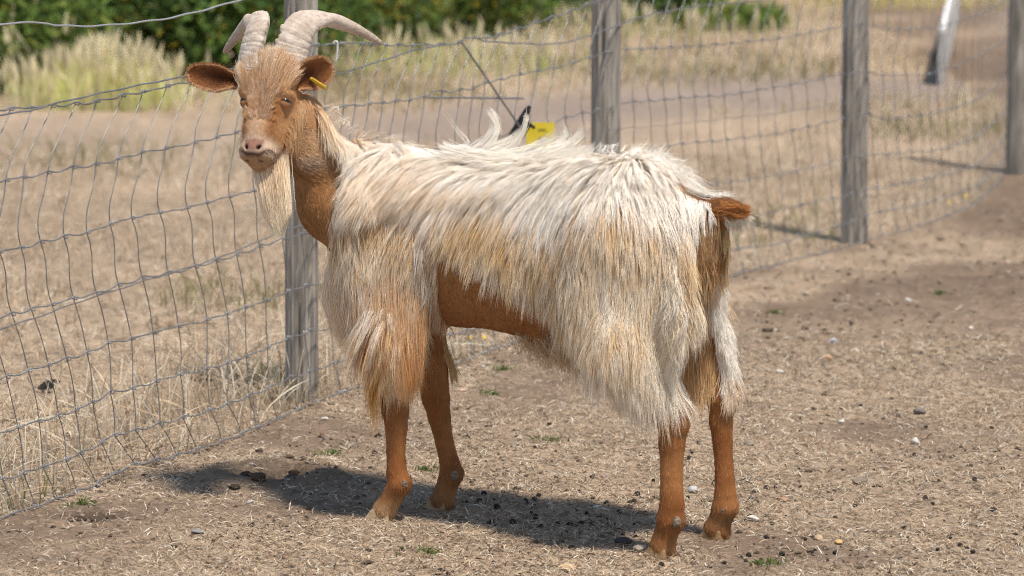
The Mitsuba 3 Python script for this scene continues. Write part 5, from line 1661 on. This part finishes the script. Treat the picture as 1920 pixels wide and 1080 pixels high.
# small green weeds in the pen, each its own
TUFTS = [(800, 885, 'left of the front hooves'), (155, 948, 'at the lower left corner by the wire'), (945, 700, 'below the belly'), (1455, 590, 'right of the hind legs on bare soil'), (920, 738, 'on the ground under the goat'), (1760, 552, 'at the right, near the far bare soil'), (800, 1040, 'in the foreground left of the hind hoof'), (620, 848, 'left of the front leg'), (1030, 830, 'between the front and hind legs'), (1440, 1062, 'in the foreground right of the hind hooves')]
for q, (px, py, where) in enumerate(TUFTS):
    g = on_ground(px, py)
    n = 42
    a, rr = rs.uniform(0, 6.28, n), np.abs(rs.normal(0, .014, n))
    key = 'green_weed' + ('_%03d' % q if q else '')
    v, f, nv, c = blades(g[0] + np.cos(a) * rr * 1.5, g[1] + np.sin(a) * rr, rs.uniform(.006, .020, n), .9, np.full(n, .0022), np.array([.14, .20, .06])[None] * rs.uniform(.7, 1.3, (n, 1)), 700 + q, 4)
    scene[key + '__leaves'] = raw_ply(v, f, nv, c, 'm_straw')
    tag(key + '__leaves', None, None, None, 'stuff')
    tag(key, 'tiny green weed ' + where, 'weed', 'small green weeds in the paddock')

# ------------------------------------------------------------------ bushes and tall grass at the back


def leaves(P, size, col, seed, up=.5):
    """Folded leaf blades: four corners each."""
    r = rng(seed)
    n = len(P)
    d = nrm(r.normal(0, 1, (n, 3)) + np.array([0, 0, -.25]))
    nn = nrm(r.normal(0, 1, (n, 3)) + np.array([0, -.4, up * 2]))
    s = nrm(np.cross(d, nn)); nn = np.cross(s, d)
    sz = (size * r.uniform(.6, 1.4, n))[:, None]
    v = np.stack([P, P + d * sz * .5 + s * sz * .27 + nn * sz * .05, P + d * sz - nn * sz * .08, P + d * sz * .5 - s * sz * .27 + nn * sz * .05], 1)
    f = np.array([[0, 1, 2], [0, 2, 3]])
    F = (f[None] + (np.arange(n) * 4)[:, None, None]).reshape(-1, 3)
    N = np.repeat(nn[:, None], 4, 1).reshape(-1, 3)
    c = np.repeat((col * r.uniform(.65, 1.3, (n, 1)))[:, None], 4, 1).reshape(-1, 3)
    return v.reshape(-1, 3), F, N, np.clip(c, 0, 1)


GREENS = np.array([(.12, .20, .055), (.16, .25, .06), (.085, .15, .050), (.25, .32, .085), (.36, .34, .10), (.19, .24, .10)])


def bush(key, label, cx, cy, rx, ry, h, n, size, seed, pal=(0, 1, 2, 3), yellow=.06, low=.0):
    r = rng(seed)
    stems, crown = Bag(), Bag()
    lobes = []
    for q in range(max(5, int(rx * 9))):
        a, k = r.uniform(0, 6.28), np.sqrt(r.uniform(0, 1))
        bx, by = cx + np.cos(a) * k * rx * .85, cy + np.sin(a) * k * ry * .85
        top = h * r.uniform(.55, 1.0) * (1 - .35 * k ** 2)
        lobes.append((bx, by, top))
        base = np.array([cx + (bx - cx) * .6, cy + (by - cy) * .6, float(hills(bx, by)) - .02])
        tip = np.array([bx, by, top * .85])
        mid = (base + tip) / 2 + r.normal(0, .05, 3)
        stems.add(*tube(spline([base, mid, tip], 8), np.linspace(.013, .004, 8), 5))
    Ps = []
    for bx, by, top in lobes:
        k_ = n // len(lobes)
        u = nrm(r.normal(0, 1, (k_, 3))) * (r.uniform(0, 1, (k_, 1)) ** .4)
        rad = .30 * h + .12
        p = np.array([bx, by, top * .58]) + u * np.array([rad * 1.1, rad * 1.0, top * .55])
        Ps.append(p)
    P_ = np.vstack(Ps)
    keep = n3(P_, 6, seed, 2) > .36
    P_ = P_[keep & (P_[:, 2] > low)]
    col = GREENS[np.array(pal)[r.integers(0, len(pal), len(P_))]] * (.7 + .7 * n3(P_, 3, seed + 1, 2))[:, None]
    ye = r.uniform(0, 1, len(P_)) < yellow
    col[ye] = np.array([.34, .28, .045])
    crown.add(*leaves(P_, size, col, seed + 2))
    scene[key + '__crown'] = crown.shape('m_leaf')
    scene[key + '__stem'] = ply((np.vstack(stems.v), np.vstack(stems.f)), 'm_stem', smooth=True)
    tag(key, label, 'bush')
    tag(key + '__stem', None, None, None, 'stuff')


scene['m_stem'] = principled((0.10, 0.075, 0.05), 0.9, 0.1)


def gx_(px, d):
    return (px - 960) / FPX * d


bush('bush', 'dark green bush at the left edge, behind the pale tall grass', gx_(0, 16.3), 16.3, .30, .35, .9, 6200, .05, 801, (0, 1, 2, 3), .05)
bush('bush_001', 'broad dark green bush behind the pale tall grass, left of the goat\'s horns', gx_(225, 17.0), 17.0, .48, .45, 1.1, 9000, .055, 802, (0, 1, 2, 5), .06)
bush('bush_002', 'dark green bush behind the goat\'s horns and the nearest post', gx_(420, 17.2), 17.2, .40, .35, 1.05, 8000, .055, 803, (0, 1, 2), .07)
bush('bush_003', 'lighter green bush with yellowing leaves right of the nearest post', gx_(640, 18.9), 18.9, .42, .35, .80, 6500, .055, 804, (1, 3, 5, 4), .12)
bush('bush_004', 'olive green bush behind the middle stretch of netting', gx_(850, 19.9), 19.9, .50, .4, .65, 6500, .055, 805, (1, 3, 5), .06)
bush('bush_005', 'very dark bush behind the second fence post', gx_(1075, 21.4), 21.4, .55, .5, 1.0, 6500, .065, 806, (0, 2, 2), .01)
bush('bush_006', 'dark green bush with low spreading leaves right of the second post', gx_(1260, 21.2), 21.2, .50, .4, .62, 6000, .065, 807, (0, 1, 2), .02)
bush('bush_007', 'small bright green ground bush between the second and third posts', gx_(1390, 20.3), 20.3, .33, .30, .20, 2000, .05, 808, (1, 3), .02)
bush('bush_008', 'low olive green bush left of the third post, near the top edge', gx_(1530, 24.6), 24.6, .45, .4, .42, 2400, .06, 809, (3, 1, 5), .03)
# rusty foliage in the dark bush
r_ = rng(66)
P_ = np.stack([r_.normal(gx_(1015, 21.6), .12, 420), r_.normal(21.6, .12, 420), np.abs(r_.normal(.22, .12, 420))], 1)
bg = Bag(); bg.add(*leaves(P_, .06, np.array([.20, .060, .025])[None].repeat(420, 0), 67))
scene['rusty_shrub__crown'] = bg.shape('m_leaf')
st = Bag()
for q in range(6):
    b = P_[q * 9]
    st.add(*tube(spline([np.array([gx_(1015, 21.6) + r_.normal(0, .04), 21.6, 0]), (b + [gx_(1015, 21.6), 21.6, 0]) / 2, b], 6), .006, 5))
scene['rusty_shrub__stem'] = ply((np.vstack(st.v), np.vstack(st.f)), 'm_stem', smooth=True)
tag('rusty_shrub__stem', None, None, None, 'stuff')
tag('rusty_shrub', 'small rust red shrub just left of the second fence post', 'shrub')
# fresh green weeds at the foot of the bushes
for q, (px, d, n, hh, lab) in enumerate([(700, 18.6, 700, .30, 'low fresh green weeds beneath the lighter bush'), (975, 20.6, 700, .28, 'low fresh green weeds left of the rusty shrub'), (1185, 20.8, 700, .18, 'low grey green weeds right of the second post')]):
    P_ = np.stack([rng(900 + q).normal(gx_(px, d), .22, n), rng(910 + q).normal(d, .15, n), np.abs(rng(920 + q).normal(hh * .4, hh * .3, n))], 1)
    bg = Bag(); bg.add(*leaves(P_, .055, np.array([(.11, .19, .05), (.15, .22, .07), (.12, .17, .09)])[rng(930 + q).integers(0, 3, n)], 940 + q))
    key = 'weed_patch' + ('_%03d' % q if q else '')
    scene[key] = bg.shape('m_leaf')
    tag(key, lab, 'weeds', None, 'stuff')


def tall_grass(key, label, px, d, spread, n, hmin, hmax, cols, seed, depth=.5):
    r = rng(seed)
    x = r.normal(gx_(px, d), spread, n); y = d + r.uniform(-depth, depth, n)
    fall = np.exp(-((x - gx_(px, d)) / (spread * 1.6)) ** 2)
    h = r.uniform(hmin, hmax, n) * (.55 + .45 * fall)
    v, f, nv, c = blades(x, y, h, .22, np.full(n, .0065), cols[r.integers(0, len(cols), n)], seed + 1, 6)
    b = Bag(); b.add(v, f, nv, c)
    k = n // 6
    t = slice(0, k)                                        # seed heads on every sixth stalk
    a = r.uniform(0, 6.28, k)
    base = np.stack([x[t], y[t], hills(x[t], y[t]) + h[t] * .82], 1)
    for s in range(3):
        aa = a + s * 2.1
        P_ = np.stack([base, base + np.stack([np.cos(aa) * .008, np.sin(aa) * .008, 0 * aa + .05], 1), base + np.stack([np.cos(a) * .02, np.sin(a) * .02, 0 * aa + .11], 1)], 1)
        N_ = np.repeat(nrm(np.stack([np.cos(aa), np.sin(aa) - .6, 0 * aa + .2], 1))[:, None], 3, 1)
        W_ = np.tile([.008, .017, .004], (k, 1))
        C_ = np.repeat((np.array([.84, .76, .52])[None] * r.uniform(.75, 1.15, (k, 1)))[:, None], 3, 1)
        b.add(*ribbons(P_, W_, C_, N=N_))
    scene[key] = b.shape('m_straw')
    tag(key, label, 'grass', None, 'stuff')


PALE = np.array([(.92, .88, .50), (.80, .84, .36), (.95, .88, .60), (.66, .74, .26), (.92, .82, .52)])
tall_grass('tall_grass', 'tall pale yellow seeding grass in front of the bushes at the left', 195, 15.7, .16, 1700, .10, .26, PALE, 501, .35)
tall_grass('tall_grass_001', 'sparse tall dry grass stalks rising among the bushes at the far left', 40, 16.2, .18, 90, .2, .45, PALE, 503, .3)
tall_grass('tall_grass_002', 'dry tall grass and seed heads behind the middle netting', 780, 17.8, .45, 700, .04, .14, PALE * np.array([.78, .80, .75]), 505, .8)
tall_grass('tall_grass_003', 'golden tall grass at the top right beyond the fence', 1650, 23.5, .9, 1500, .06, .22, PALE * np.array([1.0, .88, .7]), 507, 1.8)
tall_grass('tall_grass_004', 'dry grass stalks along the foot of the dark bushes', 1180, 20.0, .6, 500, .03, .09, PALE * .75, 509, .6)

# ------------------------------------------------------------------ small things on the ground
STONES = [  # px, py, size, flatness, tone, label
    (1300, 922, .0135, .75, (.50, .51, .52), 'angular pale grey stone between the hind hooves'),
    (1412, 975, .017, .45, (.62, .59, .54), 'flat white stone just right of the far hind hoof'),
    (1168, 1019, .021, .42, (.075, .070, .068), 'elongated dark stone left of the near hind hoof'),
    (1200, 1036, .016, .6, (.52, .45, .36), 'buff stone touching the near hind hoof'),
    (950, 945, .013, .5, (.22, .14, .09), 'flat brown stone in the shadow right of the front hooves'),
    (1725, 777, .021, .5, (.19, .17, .15), 'largest dark grey stone on the open ground at the right'),
    (1718, 829, .014, .8, (.60, .58, .54), 'white lump beside dark stones at the right'),
    (1562, 648, .014, .7, (.56, .57, .62), 'pale bluish stone on bare soil right of the tail'),
    (1552, 678, .012, .8, (.62, .40, .25), 'orange tan pebble just below the pale bluish stone'),
    (1463, 702, .012, .5, (.60, .585, .55), 'white chip right of the hind legs'),
    (1577, 793, .011, .5, (.60, .58, .54), 'small white chip left of the largest dark stone'),
    (1612, 903, .018, .55, (.24, .20, .16), 'brown earthy stone at the right, midway up the open ground'),
    (1468, 938, .017, .4, (.46, .30, .19), 'long reddish stone lying right of the far hind hoof'),
    (1535, 1014, .011, .6, (.58, .44, .30), 'tan pebble in the foreground at the right'),
    (1572, 1022, .011, .5, (.62, .42, .20), 'orange tan pebble in the right foreground beside a plain tan one'),
    (1703, 567, .014, .6, (.60, .58, .54), 'small white stone on the bare soil far right'),
    (1062, 1068, .018, .4, (.60, .44, .29), 'tan flat stone at the bottom edge of the photo'),
    (1120, 955, .010, .5, (.60, .58, .54), 'white chip in the middle of the goat\'s shadow'),
    (470, 945, .010, .6, (.42, .41, .40), 'grey pebble in front of the dug hole'),
    (370, 1000, .014, .5, (.30, .29, .29), 'dark bluish grey pebble at lower left'),
    (865, 735, .012, .5, (.60, .42, .30), 'small pinkish pebble behind the front legs'),
    (1135, 898, .012, .45, (.30, .25, .22), 'flat dull brown stone between front and hind legs'),
    (1820, 620, .012, .6, (.66, .62, .56), 'pale pebble near the right edge on bare soil'),
    (1440, 625, .022, .35, (.10, .075, .06), 'long dark clod on the soil right of the tail'),
    (1405, 834, .015, .6, (.30, .25, .20), 'brown stone level with the hocks, right of the hind legs'),
    (905, 690, .008, .6, (.55, .52, .48), 'tiny grey stone on the ground seen under the belly'),
    (648, 735, .010, .6, (.58, .56, .53), 'pale chip at the foot of the netting right of the nearest post'),
    (610, 788, .009, .6, (.66, .64, .60), 'white chip just right of the nearest post\'s foot')]
r_ = rng(71)
for q, (px, py, sz, flat, tone, lab) in enumerate(STONES):
    g = on_ground(px, py)
    pts = nrm(r_.normal(0, 1, (16, 3))) * np.array([sz * 1.15, sz * .85, sz * flat]) * r_.uniform(.8, 1.1, (16, 1))
    m = m3.Manifold.hull_points(pts).refine_to_length(sz * .3)
    mm = m.to_mesh()
    t = trimesh.Trimesh(np.array(mm.vert_properties[:, :3]), np.array(mm.tri_verts), process=False)
    trimesh.smoothing.filter_taubin(t, .5, .52, 5)
    v = np.asarray(t.vertices)
    v = v * (1 + .10 * (meshkit.noise(v * 160 + q, 5)[:, None] - .5))
    a = r_.uniform(0, 3.1)
    v = v @ np.array([[math.cos(a), math.sin(a), 0], [-math.sin(a), math.cos(a), 0], [0, 0, 1]])
    if q in (2,): v = v[:, :] * np.array([1.2, .6, .9])
    v = v + np.array([g[0], g[1], float(hills(g[0], g[1])) + sz * flat * .55])
    key = 'stone' + ('_%03d' % q if q else '')
    c = np.array(tone)[None] * (.8 + .4 * meshkit.noise(v * 130, 6)[:, None])
    scene[key] = ply((v, t.faces), 'm_stone', smooth=True, color=np.clip(c, 0, 1))
    tag(key, lab, 'stone')

# droppings: three shapes, placed one by one
SH = []
for q in range(3):
    m = trimesh.creation.icosphere(2, 1.0)
    v = np.asarray(m.vertices) * np.array([1.25, .95, .95])
    v = v * (1 + .22 * (meshkit.noise(v * 1.6 + 9 * q, q)[:, None] - .5)) * (1 - .08 * (v[:, :1] > .6))
    SH.append(ply((v, m.faces), 'm_dropping', smooth=True))
DROP = [(1390, 1047), (1398, 1056), (1404, 1046), (1406, 968), (1415, 972), (1398, 976), (1437, 914), (1453, 915), (1474, 967), (1500, 912), (1516, 967), (1521, 983), (1528, 1036), (1521, 1042), (1566, 1044), (1604, 950), (1604, 972), (1641, 1000), (1692, 991), (1697, 991), (1675, 1030), (1813, 1030), (1800, 1024), (1830, 1068), (1812, 978), (1827, 905), (1824, 1040), (1672, 748), (1614, 760), (1526, 768), (1552, 1060), (1510, 1015), (1466, 1045), (1453, 1056),
        (875, 945), (898, 944), (925, 941), (988, 947), (1000, 950), (1045, 985), (1068, 985), (1090, 982), (1108, 986), (1130, 992), (1152, 984), (1190, 985), (1180, 945), (1160, 962), (1100, 965), (1120, 972), (1140, 975), (1195, 928), (1080, 990), (1062, 1000), (1010, 935), (960, 925), (1043, 900), (1063, 925), (1085, 925), (1110, 898), (1115, 893), (1030, 798), (1003, 845), (1310, 830), (1292, 862), (1296, 852), (1340, 905), (1225, 905), (1228, 935), (1110, 1030), (1072, 1030), (1056, 1018), (975, 1040), (1270, 1000), (1290, 935), (820, 1005), (540, 1000), (790, 800), (702, 850), (1005, 1020), (1240, 1060), (1300, 1050), (1330, 1065), (1700, 845), (1715, 850), (1802, 838), (1760, 905), (1580, 880), (1880, 880), (1640, 880), (1560, 935), (1500, 880), (1860, 960), (1735, 935), (1780, 1010)]
for px in range(24):
    DROP.append((r_.uniform(880, 1240), r_.uniform(930, 1010)) if px < 16 else (r_.uniform(1400, 1910), r_.uniform(760, 1075)))
for q, (px, py) in enumerate(DROP):
    g = on_ground(px, py)
    z = float(hills(g[0], g[1]))
    sz = r_.uniform(.0030, .0060)
    key = 'dropping' + ('_%03d' % q if q else '')
    scene[key] = {**SH[q % 3], 'to_world': T().translate([float(g[0]), float(g[1]), z + sz * float(r_.uniform(.1, .8))]).rotate([0, 0, 1], float(r_.uniform(0, 360))).rotate([0, 1, 0], float(r_.uniform(-20, 20))).scale(float(sz))}
    tag(key, 'small round black dropping lying on the dry straw ground', 'dropping', 'droppings scattered over the paddock')

# clods thrown out round the dug hollow
for q, (px, py, sz) in enumerate([(462, 905, .011), (484, 912, .014), (552, 885, .010), (545, 905, .013), (500, 868, .009), (532, 868, .008), (566, 895, .008), (440, 918, .010), (150, 972, .011), (186, 976, .013), (208, 970, .009)]):
    g = on_ground(px, py)
    m = trimesh.creation.icosphere(2, 1.0)
    v = np.asarray(m.vertices)
    v = v * (1 + .7 * (meshkit.fbm(v * 1.7 + q * 5, 3, q)[:, None] - .5)) * np.array([1.2, 1.0, .65]) * sz + np.array([g[0], g[1], float(hills(g[0], g[1])) + sz * .25])
    key = 'earth_clod' + ('_%03d' % q if q else '')
    scene[key] = ply((v, m.faces), 'm_stone', smooth=True, color=np.tile(np.array([[.075, .055, .042]]) * r_.uniform(.7, 1.3), (len(v), 1)))
    tag(key, 'dark crumbly clod of earth beside the dug hollow' if q < 8 else 'dark crumbly clod of earth in the scrape at lower left', 'clod', 'clods by the dug hollow' if q < 8 else 'clods in the lower left scrape')

# two dark feathers beyond the fence
for q, (px, py, ang, lab) in enumerate([(92, 738, .25, 'dark feather lying in the dry grass beyond the fence, farther left'), (380, 722, -.05, 'dark feather lying in the dry grass beyond the fence, nearer the post')]):
    g = on_ground(px, py)
    t = np.linspace(0, 1, 14); s = np.linspace(-1, 1, 7)
    TT, SS = np.meshgrid(t, s, indexing='ij')
    w_ = .014 * np.sin(np.pi * np.clip(TT, 0.02, .98)) ** .6
    lx = (TT - .5) * .055
    up_ = .012 + .016 * SS * np.sign(.5) + .006 * np.sin(TT * 3)
    X_ = g[0] + lx * math.cos(ang) ; Y_ = g[1] + SS * w_ * .6; Z_ = hills(g[0], g[1]) + .016 + lx * math.sin(ang) + SS * w_ * .75 + .003 * np.abs(SS)
    v = np.stack([X_, Y_, Z_], -1).reshape(-1, 3)
    i, j = np.meshgrid(np.arange(13), np.arange(6), indexing='ij'); k = (i * 7 + j).ravel()
    f = np.vstack([np.stack([k, k + 7, k + 8], 1), np.stack([k, k + 8, k + 1], 1)])
    key = 'feather' + ('_%03d' % q if q else '')
    scene[key + '__vane'] = ply((v, f), 'm_feather', smooth=True)
    scene[key + '__quill'] = ply(tube(np.stack([X_[:, 3], Y_[:, 3] - .001, Z_[:, 3] + .0005], 1), np.linspace(.0012, .0005, 14), 5), 'm_feather', smooth=True)
    tag(key, lab, 'feather')

# small yellow flowers at the foot of the fence
for q, (px, py, lab) in enumerate([(880, 636, 'yellow flower seen under the goat\'s belly, left of two'), (908, 638, 'yellow flower seen under the goat\'s belly, right of two'), (1556, 437, 'yellow flower left of the third post\'s foot'), (1780, 384, 'yellow flower by the netting near the farthest post, lower of two'), (1812, 371, 'yellow flower by the netting near the farthest post, upper of two')]):
    g = on_ground(px, py + 6)
    key = 'yellow_flower' + ('_%03d' % q if q else '')
    z = float(hills(g[0], g[1]))
    scene[key + '__stalk'] = ply(tube([[g[0], g[1], z - .004], [g[0] + .002, g[1], z + .006], [g[0], g[1], z + .013]], .0012, 5), 'm_stem', smooth=True)
    th = np.arange(12) * 2 * np.pi / 12
    ring = np.stack([np.cos(th), np.sin(th), 0 * th], 1) * np.where(np.arange(12) % 2, 1.0, .55)[:, None] * .0072
    v = np.vstack([ring + np.array([0, 0, .003]), [[0, 0, 0]], [[0, 0, .0045]]]) @ np.array([[1, 0, 0], [0, .7, .7], [0, -.7, .7]]) + np.array([g[0], g[1], z + .014])
    k = np.arange(12)
    scene[key + '__petals'] = ply((v, np.vstack([np.stack([k, (k + 1) % 12, np.full(12, 13)], 1), np.stack([(k + 1) % 12, k, np.full(12, 12)], 1)])), 'm_petal')
    tag(key, lab, 'flower')
